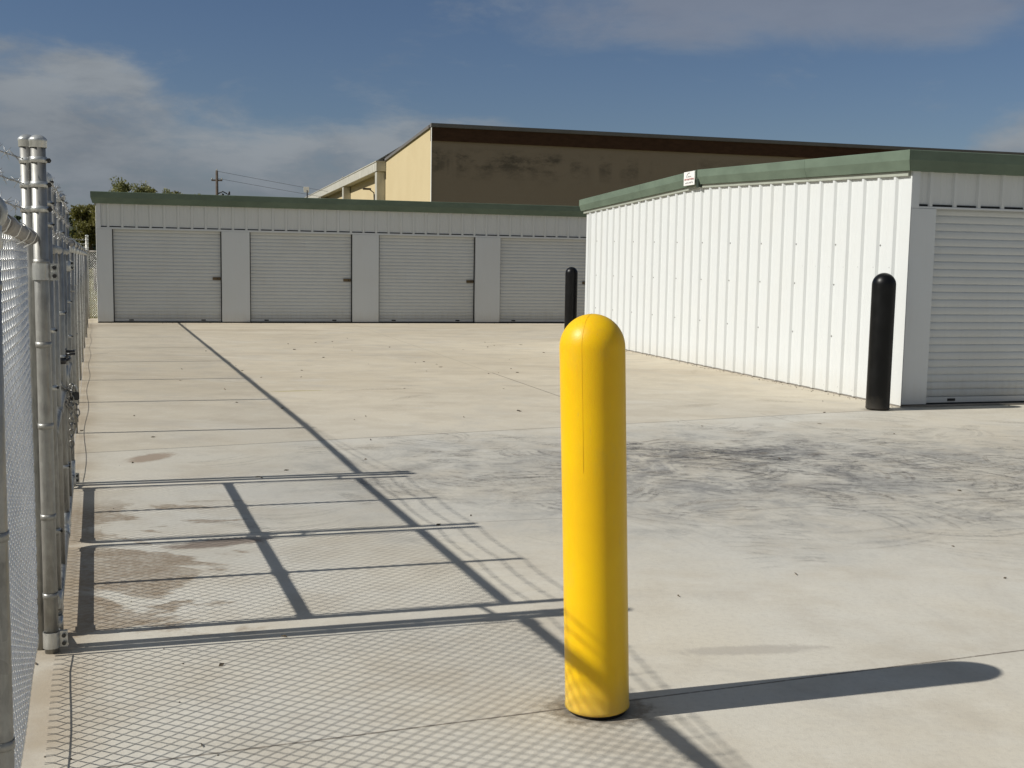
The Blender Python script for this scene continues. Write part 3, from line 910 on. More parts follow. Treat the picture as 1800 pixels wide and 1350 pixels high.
# small builder's sign on the near building's gable fascia
ex = Vector((cos(YAW), sin(YAW), 0)); ey = Vector((-sin(YAW), cos(YAW), 0))
org = Vector((4.214, 12.283, 0))
ps = org+ey*5.35+Vector((0, 0, 2.702))-ex*.118
ts = empty('sign', ps, YAW, 'small white rectangular sign with red and grey lettering on the green gable fascia', 'sign')
pan = MB(); pan.box(-.006, .006, -.19, .19, 0, .205, 0, .002)
pan.build('sign_panel', MAT['sign_white'], ts)
xo = -.0072
le = MB()
arc = [(xo, .075-.14*(i/10)*.8, .135+.05*sin(pi*(i/10)*.62+.35)) for i in range(11)]
le.tube([(xo, .07, .115), (xo, .085, .128), (xo, .078, .150)]+arc, .0045, 5, 0)
le.tube([(xo, .045-.012*i, .138 if i % 2 else .120) for i in range(11)], .0030, 4, 0)
le.build('emblem', MAT['sign_grey'], ts)
rr_ = random.Random(2)


def line_of_marks(name, y0, y1, z0, z1, mat, n):
    """one line of tiny illegible characters, drawn as a running stroke"""
    q = MB(); pts = []
    for i in range(n):
        y = y0+(y1-y0)*i/(n-1)
        lo, hi = rr_.choice(((z0, z1), (z0, (z0+z1)/2), ((z0+z1)/2, z1), (z0, z1)))
        pts += [(xo, y, lo if i % 2 else hi), (xo, y+(y1-y0)*.4/(n-1), hi if i % 2 else lo)]
    q.tube(pts, .0032, 4)
    q.build(name, mat, ts)


line_of_marks('red_line', .160, -.160, .076, .102, MAT['sign_red'], 22)
line_of_marks('grey_line', .135, -.140, .028, .050, MAT['sign_grey'], 18)

# ------------------------------------------------------------------ warehouse
WP = Vector((-4.369, 60.0, 0))
wh = empty('warehouse', WP, YAW, 'tall cream stucco warehouse with brown parapet band and weather stains, behind both storage buildings', 'warehouse')
mb = MB()
ZC = 8.45
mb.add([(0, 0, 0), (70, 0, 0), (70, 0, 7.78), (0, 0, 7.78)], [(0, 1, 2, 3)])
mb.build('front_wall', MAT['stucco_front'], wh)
mb = MB()
mb.add([(0, 0, 0), (0, 14, 0), (0, 14, 7.97), (0, 0, 8.58)], [(3, 2, 1, 0)])
mb.add([(0, 14, 0), (0, 64, 0), (0, 64, 7.6), (0, 14, 7.6)], [(3, 2, 1, 0)])
mb.add([(70, 0, 0), (70, 64, 0), (70, 64, 7.5), (70, 0, 8.0)], [(0, 1, 2, 3)])
mb.add([(0, 64, 0), (70, 64, 0), (70, 64, 7.5), (0, 64, 7.5)], [(0, 1, 2, 3)])
mb.build('side_wall', MAT['stucco'], wh)
mb = MB(); mb.box(-.02, 70, -.10, .25, 7.775, ZC)
mb.build('parapet_band', MAT['brown'], wh)
mb = MB(); mb.box(-.06, 70.02, -.17, .30, ZC+.002, 8.66, 0, .02)
mb.build('parapet_cap', MAT['cap'], wh)
mb = MB(); mb.box(-.03, -.004, -.104, .06, .0, 8.44)
mb.build('corner_trim', MAT['white_trim'], wh)
mb = MB()
mb.add([(-.10, .3, 8.60), (.3, .3, 8.60), (.3, 14.0, 8.02), (-.10, 14.0, 8.02), (-.10, .3, 8.45), (.3, .3, 8.45), (.3, 14.0, 7.87), (-.10, 14.0, 7.87)],
       [(0, 1, 2, 3), (4, 7, 6, 5), (0, 3, 7, 4), (0, 4, 5, 1), (3, 2, 6, 7), (1, 5, 6, 2)])
mb.build('verge_cap', MAT['cap'], wh)
mb = MB(); mb.box(-.62, .02, 14.02, 62, 7.22, 7.80, 0, .01)
mb.box(-.66, .04, 13.98, 62.05, 7.80, 7.86)
mb.build('canopy_fascia', MAT['conc_trim'], wh)
for yy in (14.25, 30.3, 45.8, 57.0):
    mb = MB(); mb.box(-.56, -.03, yy, yy+.75, 0, 7.215, 0, .02)
    mb.build('column', MAT['conc_trim'], wh)
mb = MB()
mb.add([(.02, .3, 8.45), (69.9, .3, 8.45), (69.9, 63.9, 7.6), (.02, 63.9, 7.6)], [(0, 1, 2, 3)])
mb.build('roof', MAT['roof'], wh)
mb = MB()
mb.box(-.10, -.002, 18.2, 18.4, 5.6, 6.0); mb.tube([(-.08, 18.3, 5.6), (-.1, 18.3, 6.1), (-.4, 18.3, 6.32)], .04, 6)
mb.box(-.85, -.3, 18.15, 18.45, 6.28, 6.40, 0, .03)
mb.build('wall_light', MAT['bark'], wh)
for i, (yy, hh) in enumerate(((30.5, .5), (38.0, .6), (52, .5))):
    mb = MB(); mb.tube([(.4, yy, 7.7), (.4, yy, 7.85+hh)], .05, 8); mb.lathe([(.001, .0), (.12, .0), (.001, .1)], (.4, yy, 7.85+hh), 10)
    mb.build('roof_vent', MAT['conc_trim'], wh)

# ------------------------------------------------------------------ chain-link fence
FT = Vector((cos(R(110.1)), sin(R(110.1)), 0)); FN = Vector((FT.y, -FT.x, 0))
FA = Vector((-1.724, 4.176, 0))


def fp(s, n, z): return FA+FT*s+FN*n+Vector((0, 0, z))


def fabric(name, parent, s0, s1, z0, z1, n_off, detail=1, wr=.0019, a=.0272, wavy=.004):
    """woven diamond mesh: every wire zigzags and hooks round its neighbours; twisted ends top and bottom"""
    nw = int((s1-s0)/a); nz_ = int((z1-z0)/a)
    k = np.arange(nw)
    if detail:
        tt = np.array([.10, .90]); lev = (np.arange(nz_)[:, None]+tt[None, :]).ravel()
    else:
        lev = np.arange(nz_+1).astype(float)
    j = np.floor(lev-1e-9 if not detail else lev).astype(int)
    fr = lev-np.floor(lev)
    def xat(k_, l):   # triangle wave 0..1
        ph = (l+(k_ % 2)) % 2
        return np.where(ph < 1, ph, 2-ph)
    L_, K_ = np.meshgrid(lev, k)
    X = K_*a+xat(K_, L_)*a*1.02
    ph = (L_+(K_ % 2)) % 2
    Y = np.where(ph < 1, 1, -1)*(.0026 if detail else .001)
    Z = L_*a
    endl = .020
    # twisted ends
    Zb = -np.full((nw, 1), endl); Xb = X[:, :1]+np.sign(.5-xat(k, np.zeros(nw)))[:, None]*.003; Yb = np.full((nw, 1), .001)
    Zt = np.full((nw, 1), nz_*a+endl); Xt = X[:, -1:].copy(); Yt = -Yb
    X = np.hstack([Xb, X, Xt]); Y = np.hstack([Yb, Y, Yt]); Z = np.hstack([Zb, Z, Zt])
    Zs = (z1-z0)/(nz_*a)
    S_ = s0+X; ZZ = z0+Z*Zs
    bow = wavy*(np.sin(S_*2.3)*np.sin(ZZ*3.1)+.6*np.sin(S_*5.1+ZZ*4))
    NN = n_off+Y+bow
    px = FA.x+FT.x*S_+FN.x*NN; py = FA.y+FT.y*S_+FN.y*NN; pz = ZZ
    Pts = np.stack([px, py, pz], -1)   # nw, m, 3
    m_ = Pts.shape[1]
    T = np.empty_like(Pts); T[:, 1:-1] = Pts[:, 2:]-Pts[:, :-2]; T[:, 0] = Pts[:, 1]-Pts[:, 0]; T[:, -1] = Pts[:, -1]-Pts[:, -2]
    T /= np.linalg.norm(T, axis=-1, keepdims=True)
    nrm = np.array([FN.x, FN.y, 0.0])
    U = np.cross(T, nrm); U /= np.linalg.norm(U, axis=-1, keepdims=True); V = np.cross(T, U)
    sides = 5 if detail else 3
    ang = 2*pi*np.arange(sides)/sides
    ring = Pts[:, :, None, :]+wr*(U[:, :, None, :]*np.cos(ang)[None, None, :, None]+V[:, :, None, :]*np.sin(ang)[None, None, :, None])
    verts = ring.reshape(-1, 3)
    base = (np.arange(nw)[:, None, None]*m_+np.arange(m_-1)[None, :, None])*sides
    q = np.arange(sides)[None, None, :]; q2 = (q+1) % sides
    faces = np.stack([base+q, base+q2, base+sides+q2, base+sides+q], -1).reshape(-1, 4)
    return np_mesh(name, verts, faces, MAT['wire'], parent, True)


def post(par, s, n, rad, z1, lean=0.0, cap='dome', name='fence_post', bands=(), z0=-.05, lean_s=0.0, thin_bands=()):
    mb = MB()
    base = fp(s, n, z0); topp = fp(s+lean_s, n-lean, z1)
    mb.tube([base, base.lerp(topp, .33), base.lerp(topp, .66), topp], rad, 24)
    o = mb.build(name, MAT['galv'], par)
    ax = (topp-base).normalized()
    def at(z): return base+ax*((z-z0)/(z1-z0)*(topp-base).length)
    if cap == 'dome':
        c = MB()
        c.lathe([(rad+.0035, -.032), (rad+.0045, -.030), (rad+.0045, -.012), (rad+.0055, -.010), (rad+.0055, -.002), (rad+.002, .002), (rad*.8, .009), (rad*.45, .013), (.001, .0145)], topp, 24)
        c.build('post_cap', MAT['galv_bright'], o)
    for z in bands:
        c = MB()
        c.lathe([(rad+.001, -.011), (rad+.0035, -.011), (rad+.0035, .011), (rad+.001, .011)], at(z), 24)
        q = at(z)+FN*(rad+.008)
        c.tube([q-FT*.012, q+FT*.014], .006, 6, 1)
        c.tube([q+FT*.014, q+FT*.022], .0095, 6, 1)
        c.build('band', [MAT['galv_bright'], MAT['bolt']], o)
    for z in thin_bands:
        c = MB()
        c.lathe([(rad+.0005, -.010), (rad+.0022, -.010), (rad+.0022, .010), (rad+.0005, .010)], at(z), 24)
        c.build('tension_band', MAT['galv'], o)
    return o, at


def barbed(par, pts, name='barbed_wire', step=.125, detail=True):
    mb = MB()
    pts = [Vector(p) for p in pts]
    dense = []
    for i in range(len(pts)-1):
        L = (pts[i+1]-pts[i]).length
        n = max(2, int(L/(.02 if detail else .25)))
        for k in range(n): dense.append(pts[i].lerp(pts[i+1], k/n)-Vector((0, 0, 1))*.018*4*(k/n)*(1-k/n))
    dense.append(pts[-1])
    if detail:
        for ph in (0, pi):
            q = []
            for i, p in enumerate(dense):
                a = i*1.1+ph; q.append(p+Vector((0, 0, 1))*.0016*cos(a)+FN*.0016*sin(a))
            mb.tube(q, .0017, 5)
    else: mb.tube(dense, .0022, 4)
    acc = 0.0
    for i in range(1, len(dense)):
        acc += (dense[i]-dense[i-1]).length
        if acc >= step:
            acc = 0
            t = (dense[i]-dense[i-1]).normalized()
            for q in range(2):
                d = Vector((random.uniform(-1, 1), random.uniform(-1, 1), random.uniform(-1, 1)))
                d = (d-t*d.dot(t)).normalized()
                c = dense[i]+t*(q*.007-.003)
                mb.tube([c-d*.026+t*.004, c, c+d*.026-t*.004], [.0006, .0015, .0006], 4)
            mb.tube([dense[i]-t*.007, dense[i]+t*.007], .0036, 6)
    return mb.build(name, MAT['barb'], par)


def arm45(par, s, z, n=0.0, rad=.024, ring=True, L=.36):
    """eye-top with outward barb arm"""
    mb = MB()
    mb.lathe([(rad+.003, -.075), (rad+.0055, -.072), (rad+.0055, -.028), (rad+.002, -.022), (rad*.8, -.01)], fp(s, n, z-.0), 20)
    if ring: mb.torus(fp(s, n, z), FN, (0, 0, 1), .0315, .0315, .010, 20, 8)
    a0 = fp(s, n-.030, z+.02); a1 = fp(s, n-.030-L*.72, z+.02+L*.70)
    mb.tube([a0, a1], [.016, .010], 8)
    for q in (.32, .64, .96):
        c = a0.lerp(a1, q); mb.tube([c, c+Vector((0, 0, .018))], .004, 6)
    return mb.build('barb_arm', MAT['galv_bright'], par), [a0.lerp(a1, q)+Vector((0, 0, .016)) for q in (.96, .64, .32)]


# --- near run
fn = empty('chain_link_fence', fp(-2.05, 0, 0), label='near galvanised chain-link fence run with barbed wire at the left edge, before the gate', cat='fence')
near = Matrix.Translation(fn.location).inverted()
NEAR = []


def reparent(objs, par):
    for o in objs:
        o.parent = par; o.matrix_parent_inverse = Matrix.Translation(par.location).inverted()


ZR = 1.552
o, atA = post(None, -.028, .000, .0255, 1.900, lean=.001, bands=(1.650, 1.738, 1.825), thin_bands=(1.46, 1.16, .86, .52, .22))
NEAR.append(o)
o, at2 = post(None, .028, -.040, .0245, 1.905, lean=.001, bands=(1.650, 1.738, 1.825))
NEAR.append(o)
line_s = [-1.97, -5.0]
tips = []
for s in line_s:
    o, _ = post(None, s, -.025, .0235, ZR-.02, lean=-.004, cap=None, name='line_post', thin_bands=(1.42, .9, .45)); NEAR.append(o)
    oa, tp = arm45(None, s, ZR+.016, n=-.022); NEAR.append(oa); tips.append(tp)
mb = MB()
mb.tube([fp(-.052, -.032, ZR-.006), fp(-2.0, -.024, ZR+.014), fp(-5.6, -.024, ZR+.014)], .0212, 20)
NEAR.append(mb.build('top_rail', MAT['galv_rail'], None))
for (s, s2, r1) in ((-.062, -.14, .0262), (-.42, -.60, .0242), (-1.25, -1.50, .0242)):
    mb = MB(); mb.tube([fp(s, -.032-.004*s, ZR-.006-.01*s), fp(s2, -.032-.004*s2, ZR-.006-.01*s2)], r1, 20)
    NEAR.append(mb.build('rail_collar', MAT['galv_rail'], None))
NEAR.append(fabric('chain_link_mesh', None, -5.5, -.068, .068, ZR-.002, -.046, detail=1, wr=.0023))
mb = MB(); mb.tube([fp(-5.5, -.050, .103)]+[fp(-5.5+5.42*i/30, -.050, .103+.006*sin(i*.8)) for i in range(1, 30)]+[fp(-.08, -.050, .103)], .0022, 6)
NEAR.append(mb.build('tension_wire', MAT['wire'], None))
mb = MB(); mb.tube([fp(-.072, -.056, .06), fp(-.072, -.054, ZR-.02)], .007, 6)
NEAR.append(mb.build('tension_bar', MAT['galv'], None))
for i in range(9):   # hooked tie wires holding mesh to rail
    s = -.35-.42*i; zz_ = ZR-.003-.0085*s
    mb = MB()
    mb.tube([fp(s, -.060, zz_-.05), fp(s, -.052, zz_-.01), fp(s, -.042, zz_+.018), fp(s, -.016, zz_+.022), fp(s, .001, zz_), fp(s+.01, -.010, zz_-.024), fp(s+.03, -.052, zz_-.05)], .0019, 5)
    NEAR.append(mb.build('tie_wire', MAT['wire'], None))
for i, z in enumerate((1.825, 1.738, 1.650)):
    NEAR.append(barbed(None, [fp(-.06, -.050, z), tips[0][i], tips[1][i]]))
reparent(NEAR, fn)
bpy.context.view_layer.update()


def hinge(z, s0, s1, n, kind='hinge'):
    mb = MB()
    c = fp(s0, -.001, z)
    mb.lathe([(.0262, -.030), (.0300, -.030), (.0300, .030), (.0262, .030)], c, 40, 0, False)
    t0 = fp(s0, .030, z)
    # flanges with bolts
    def plate(a, b2, zz, h):
        a = Vector(a); b2 = Vector(b2); d = (b2-a).normalized(); nn = Vector((-d.y, d.x, 0))*.0025
        vs = [a-nn, b2-nn, b2+nn, a+nn]
        mb.add([v+Vector((0, 0, zz-h)) for v in vs]+[v+Vector((0, 0, zz+h)) for v in vs], [(0, 3, 2, 1), (4, 5, 6, 7), (0, 1, 5, 4), (1, 2, 6, 5), (2, 3, 7, 6), (3, 0, 4, 7)], 0)
    plate(fp(s0+.024, .022, z), fp(s0+.030, .068, z), z, .032) if False else None
    p0 = fp(s0, .020, 0); p1 = fp(s0-.004, .056, 0)
    plate(p0, p1, z, .030)
    p0 = fp(s0+.012, .020, 0); p1 = fp(s0+.008, .056, 0)
    plate(p0, p1, z, .030)
    for dz in (-.015, .015):
        q = fp(s0, .043, z+dz)
        mb.tube([q-FT*.014, q+FT*.03], .0045, 6, 1); mb.tube([q-FT*.018, q-FT*.010], .008, 6, 1)
    mb.tube([fp(s0+.03, .045, z-.02), fp(s1, n, z-.02)], .009, 8, 0)
    mb.tube([fp(s1, n, z-.035), fp(s1, n, z+.03)], .0245, 16, 0)
    return mb.build('hinge', [MAT['galv_bright'], MAT['bolt']], None)


def gate_leaf(s0, s1, hinge_s, label, hinge_at_low):
    root = empty('gate', fp((s0+s1)/2, .030, 0), label=label, cat='gate', group='leaves of the double chain-link gate')
    G = []
    gn = .012; r = .0205; zb, zm, zt, zp = .085, .795, 1.512, 1.785
    for s in (s0, s1):
        mb = MB()
        mb.tube([fp(s, gn, zb+.02), fp(s, gn, .9), fp(s, gn, zp)], r, 20)
        o = mb.build('stile', MAT['galv'], None); G.append(o)
        c = MB(); c.lathe([(r+.003, -.035), (r+.004, -.03), (r+.004, -.006), (r+.001, .002), (r*.5, .012), (.001, .014)], fp(s, gn, zp), 18)
        c.build('stile_cap', MAT['galv_bright'], o)
        for zz in (1.60, 1.68, 1.76, 1.20, .98, .42):
            c = MB(); c.lathe([(r+.0005, -.009), (r+.0028, -.009), (r+.0028, .009), (r+.0005, .009)], fp(s, gn, zz), 18)
            q = fp(s, gn+r+.006, zz); c.tube([q-FT*.02, q+FT*.02], .0045, 6, 1)
            c.build('tension_band', [MAT['galv_bright'], MAT['bolt']], o)
    sm_ = (s0+s1)/2
    mb = MB(); mb.tube([fp(sm_, gn, zb), fp(sm_, gn, zp-.01)], .0165, 16)
    G.append(mb.build('middle_upright', MAT['galv'], None))
    for nm, z in (('bottom_rail', zb), ('middle_rail', zm), ('top_rail', zt)):
        mb = MB(); mb.tube([fp(s0+.01, gn, z), fp(s1-.01, gn, z)], .0205, 20)
        if nm == 'middle_rail':
            for a_, b2 in ((s0, 1), (s1, -1), (sm_, 1), (sm_, -1)):
                mb.tube([fp(a_, gn, z), fp(a_+b2*.055, gn, z)], .0245, 16)
        o = mb.build(nm, MAT['galv'], None); G.append(o)
    # corner elbows
    for s, sg in ((s0, 1), (s1, -1)):
        mb = MB(); pts = [fp(s, gn, zb+.10), fp(s, gn, zb+.05)]
        for i in range(1, 7):
            a = pi/2*i/6; pts.append(fp(s+sg*.05*(1-cos(a)), gn, zb+.05-.05*sin(a)))
        pts.append(fp(s+sg*.10, gn, zb)); mb.tube(pts, .0245, 16)
        G.append(mb.build('corner_elbow', MAT['galv_bright'], None))
    G.append(fabric('chain_link_mesh', None, s0+.02, s1-.02, .045, zt+.01, gn-.025, detail=1))
    for s, sg in ((s0, 1), (s1, -1)):
        mb = MB(); mb.tube([fp(s+sg*.035, gn-.022, .07), fp(s+sg*.035, gn-.022, zt)], .006, 6)
        G.append(mb.build('tension_bar', MAT['galv'], None))
    for z in (1.585, 1.68, 1.775):
        G.append(barbed(None, [fp(s0, gn+.022, z), fp(sm_, gn+.018, z), fp(s1, gn+.022, z)]))
    for z in (1.425, .050):
        G.append(hinge(z, hinge_s, s0 if hinge_at_low else s1, gn))
    reparent(G, root)
    return root


gate_leaf(.170, 1.622, -.030, 'nearer leaf of the galvanised chain-link double gate, with barbed wire strands on top', True)
gate_leaf(1.700, 3.205, 3.31, 'farther leaf of the galvanised chain-link double gate, beyond the hanging chain', False)

# chain, padlock and latch where the two leaves meet
cx_s = 1.66
ch = empty('chain', fp(cx_s, .07, .80), label='galvanised chain looped round the gate stiles with its loose ends hanging', cat='chain')
C_ = []
mb = MB()


def chain_path(pts, mb, pitch=.029):
    pts = [Vector(p) for p in pts]
    cum = [0]
    for i in range(1, len(pts)): cum.append(cum[-1]+(pts[i]-pts[i-1]).length)
    d = 0; k = 0
    while d < cum[-1]:
        i = max(j for j in range(len(cum)) if cum[j] <= d)
        i = min(i, len(pts)-2)
        t = (d-cum[i])/(cum[i+1]-cum[i]); p = pts[i].lerp(pts[i+1], t); ax = (pts[i+1]-pts[i]).normalized()
        ref = FN if abs(ax.dot(FN)) < .8 else Vector((0, 0, 1))
        u = ax.cross(ref).normalized(); v = ax.cross(u)
        mb.torus(p, ax, u if k % 2 else v, .0190, .0110, .0037, 14, 6)
        d += pitch; k += 1


ringp = []
for i in range(15):
    a = 2*pi*i/14
    ringp.append(fp(cx_s+.078*cos(a), .012+.036*sin(a), .845-.05*max(0, sin(a))))
chain_path(ringp, mb)
ringp = []
for i in range(13):
    a = 2*pi*i/12
    ringp.append(fp(cx_s+.07*cos(a), .014+.040*sin(a), .80-.08*max(0, sin(a))+.02*cos(a)))
chain_path(ringp, mb)
chain_path([fp(cx_s-.01, .056, .82), fp(cx_s-.012, .052, .70), fp(cx_s-.013, .051, .50)], mb)
chain_path([fp(cx_s+.03, .066, .80), fp(cx_s+.033, .078, .74), fp(cx_s+.034, .082, .64)], mb)
C_.append(mb.build('links', MAT['chain'], None))
reparent(C_, ch)
pk = empty('padlock', fp(cx_s+.01, .11, .80), label='dark padlock joining the chain between the gate leaves', cat='padlock')
mb = MB()
c0 = fp(cx_s+.012, .070, .775)
vs = []
body = MB(); body.box(-.022, .022, -.010, .010, -.022, .020, 0, .004)
o = body.build('lock_body', MAT['bolt'], None); o.location = c0; o.rotation_euler = (0, 0, R(20))
mb.tube([c0+Vector((-.013, 0, .018)), c0+Vector((-.013, 0, .04)), c0+Vector((-.007, 0, .052)), c0+Vector((.007, 0, .052)), c0+Vector((.013, 0, .04)), c0+Vector((.013, 0, .018))], .0036, 8)
o2 = mb.build('shackle', MAT['galv_bright'], None)
reparent([o, o2], pk)
lt = empty('gate_latch', fp(1.66, .05, .96), label='fork latch bolted to the gate stiles just above the chain', cat='latch')
mb = MB()
mb.lathe([(.0205, -.016), (.025, -.016), (.025, .016), (.0205, .016)], fp(1.622, .012, .96), 18)
mb.lathe([(.0205, -.016), (.025, -.016), (.025, .016), (.0205, .016)], fp(1.70, .012, 1.0), 18)
mb.tube([fp(1.622, .033, .96), fp(1.66, .050, .965), fp(1.72, .046, .97)], .0075, 8)
mb.tube([fp(1.66, .040, .99), fp(1.66, .078, .99)], .006, 8)
mb.tube([fp(1.70, .033, 1.0), fp(1.71, .074, 1.0)], .0065, 8)
o = mb.build('latch_fork', MAT['bolt'], None)
mb = MB(); mb.tube([fp(1.69, .030, .93), fp(1.69, .034, .86), fp(1.70, .030, .80)], [.012, .010, .006], 10)
o2 = mb.build('drop_handle', MAT['galv_bright'], None)
reparent([o, o2], lt)
# --- far run, from the gate to the far corner
ZR2 = 1.590
ff = empty('chain_link_fence', fp(12, 0, 0), label='long galvanised chain-link fence run beyond the gate, towards the back corner of the yard', cat='fence')
FF = []
o, _ = post(None, 3.31, 0.0, .0285, 1.87, lean=.02, bands=(1.64, 1.73, 1.82), thin_bands=(1.46, 1.1, .7, .3)); FF.append(o)
o, _ = post(None, 3.385, -.012, .0285, 1.87, lean=.03, bands=(1.64, 1.73, 1.82)); FF.append(o)
fs_ = [(Y-4.176)/.939 for Y in (9.50, 11.55, 13.66, 16.06, 18.55, 21.06, 24.0)]
END = (27.5-4.176)/.939
prevt = [fp(3.40, -.03, z) for z in (1.82, 1.73, 1.64)]
chains = [[p_] for p_ in prevt]
for s in fs_:
    nb_ = -.024 if 7 < s < 17 else -.008
    o, _ = post(None, s, nb_, .0235, ZR2-.03, cap=None, name='line_post', thin_bands=(1.2, .7)); FF.append(o)
    oa, tp = arm45(None, s, ZR2); FF.append(oa)
    for i in range(3): chains[i].append(tp[i])
o, _ = post(None, END, 0.0, .035, 2.0, bands=(1.7, 1.8, 1.9), thin_bands=(1.2, .6), name='corner_post'); FF.append(o)
for i, z in enumerate((1.9, 1.8, 1.7)): chains[i].append(fp(END, -.03, z))
for c_ in chains: FF.append(barbed(None, c_, detail=False))
mb = MB(); mb.tube([fp(3.40, 0, ZR2-.03), fp(5.6, 0, ZR2), fp(END, 0, ZR2+.03)], .0205, 14)
FF.append(mb.build('top_rail', MAT['galv_rail'], None))
FF.append(fabric('chain_link_mesh', None, 3.42, END-.03, .04, ZR2, -.026, detail=0, wr=.0020, wavy=.01))
mb = MB(); mb.tube([fp(3.42+(END-3.42)*i/60, .004, .06+.012*sin(i*.7)) for i in range(61)], .0022, 5)
FF.append(mb.build('tension_wire', MAT['wire'], None))
reparent(FF, ff)

# --- short return between the corner post and the far building
bf_a = fp(END, 0, 0); bf_b = Vector((-9.86, 27.47, 0))
dirb = (bf_b-bf_a); LB = dirb.length; dirb.normalize()
rb = empty('chain_link_fence', (bf_a+bf_b)/2, label='short chain-link return closing the gap between the corner post and the far building', cat='fence')
RB = []
mb = MB(); mb.tube([bf_a+Vector((0, 0, 1.62)), bf_b+Vector((0, 0, 1.62))], .0205, 12)
RB.append(mb.build('top_rail', MAT['galv_rail'], None))
sv = (FA, FT, FN)
FA, FT, FN = bf_a, dirb, Vector((dirb.y, -dirb.x, 0))
RB.append(fabric('chain_link_mesh', None, .02, LB, .05, 1.62, 0.0, detail=1, wr=.0036))
FA, FT, FN = sv
reparent(RB, rb)

# ------------------------------------------------------------------ trees


def tree(name, loc, h, cr, crz, mats, label, n_leaf=5200, leaf=.13, seed=1, trunk_r=.13, gaps=.45, lean=0.0):
    rd = random.Random(seed)
    root = empty(name, loc, label=label, cat='tree')
    tb = MB()
    fork = h*.28
    tb.tube([(0, 0, -.1), (lean*.2, .03, fork*.5), (lean*.5, .0, fork)], [trunk_r*1.25, trunk_r, trunk_r*.85], 9)
    ends = []
    nb = 7
    for i in range(nb):
        a = 2*pi*i/nb+rd.uniform(-.3, .3); rr = cr*rd.uniform(.35, .85); ez = h*rd.uniform(.62, .93)
        p0 = Vector((lean*.5, 0, fork*rd.uniform(.8, 1.0))); p3 = Vector((lean+rr*cos(a), rr*sin(a), ez))
        p1 = p0.lerp(p3, .35)+Vector((rd.uniform(-.2, .2), rd.uniform(-.2, .2), rd.uniform(.0, .35))); p2 = p0.lerp(p3, .7)+Vector((rd.uniform(-.2, .2), rd.uniform(-.2, .2), .15))
        tb.tube([p0, p1, p2, p3], [trunk_r*.6, trunk_r*.4, trunk_r*.22, trunk_r*.07], 6)
        ends += [p2, p3]
        for k in range(4):
            q0 = p1.lerp(p3, rd.uniform(.1, .9)); q1 = q0+Vector((rd.uniform(-.6, .6), rd.uniform(-.6, .6), rd.uniform(.1, .8)))*cr*.5
            tb.tube([q0, q0.lerp(q1, .5)+Vector((0, 0, .05)), q1], [trunk_r*.16, trunk_r*.1, trunk_r*.03], 5)
            ends.append(q1); ends.append(q0.lerp(q1, .6))
    tb.build('trunk', MAT['bark'], root)
    # leaf sprays clustered round branch ends
    cl = []
    for e in ends:
        for _ in range(4):
            c = e+Vector((rd.gauss(0, .22), rd.gauss(0, .22), rd.gauss(0, .16)))*cr*.45
            cl.append((c, cr*rd.uniform(.16, .34)))
    P_ = []; rn = np.random.default_rng(seed)
    per = n_leaf//len(cl)
    C = []
    for c, r in cl:
        k = int(per*rd.uniform(.4, 1.7))
        d = rn.normal(size=(k, 3)); d /= np.linalg.norm(d, axis=1, keepdims=True)
        rad = r*rn.uniform(.15, 1, (k, 1))**.6
        C.append(np.array(c)+d*rad*np.array([1, 1, crz]))
    C = np.vstack(C); n = len(C)
    a = rn.normal(size=(n, 3)); a /= np.linalg.norm(a, axis=1, keepdims=True)
    b_ = np.cross(a, rn.normal(size=(n, 3))); b_ /= np.linalg.norm(b_, axis=1, keepdims=True)
    sz = leaf*rn.uniform(.5, 1.2, (n, 1))
    V = np.stack([C-a*sz, C-b_*sz*.4, C+a*sz, C+b_*sz*.4], 1).reshape(-1, 3)
    F = np.arange(4*n).reshape(-1, 4)
    np_mesh('crown', V, F, mats, root, False)
    return root


for i, (x, y, h, cr, mt, lb, nl, lf, sd_) in enumerate([
    (-18.3, 55.5, 5.25, 1.25, 'leaf_spring', 'pale spring tree, leftmost of those showing above the far roof', 15000, .085, 4),
    (-17.95, 59.0, 5.6, .95, 'leaf_olive', 'olive green tree above the far roof, right of the pale leftmost one', 13000, .085, 9),
    (-16.55, 57.0, 5.25, .95, 'leaf_spring', 'small yellow green treetop above the far roof, third from the left', 9000, .075, 14),
    (-15.75, 57.5, 5.15, .95, 'leaf_spring', 'thin wispy treetop above the far roof, nearest to the utility pole', 8000, .07, 19),
    (-16.5, 45.2, 3.95, 1.05, 'leaf_olive', 'olive tree behind the left end of the far building', 15000, .075, 24),
    (-13.2, 38.0, 1.9, .7, 'leaf_dark', 'low dark twisted shrub tree just beyond the fence corner', 2600, .06, 31)]):
    tree('tree', (x, y, -.06), h, cr, .8, MAT[mt], lb, nl, lf, sd_)

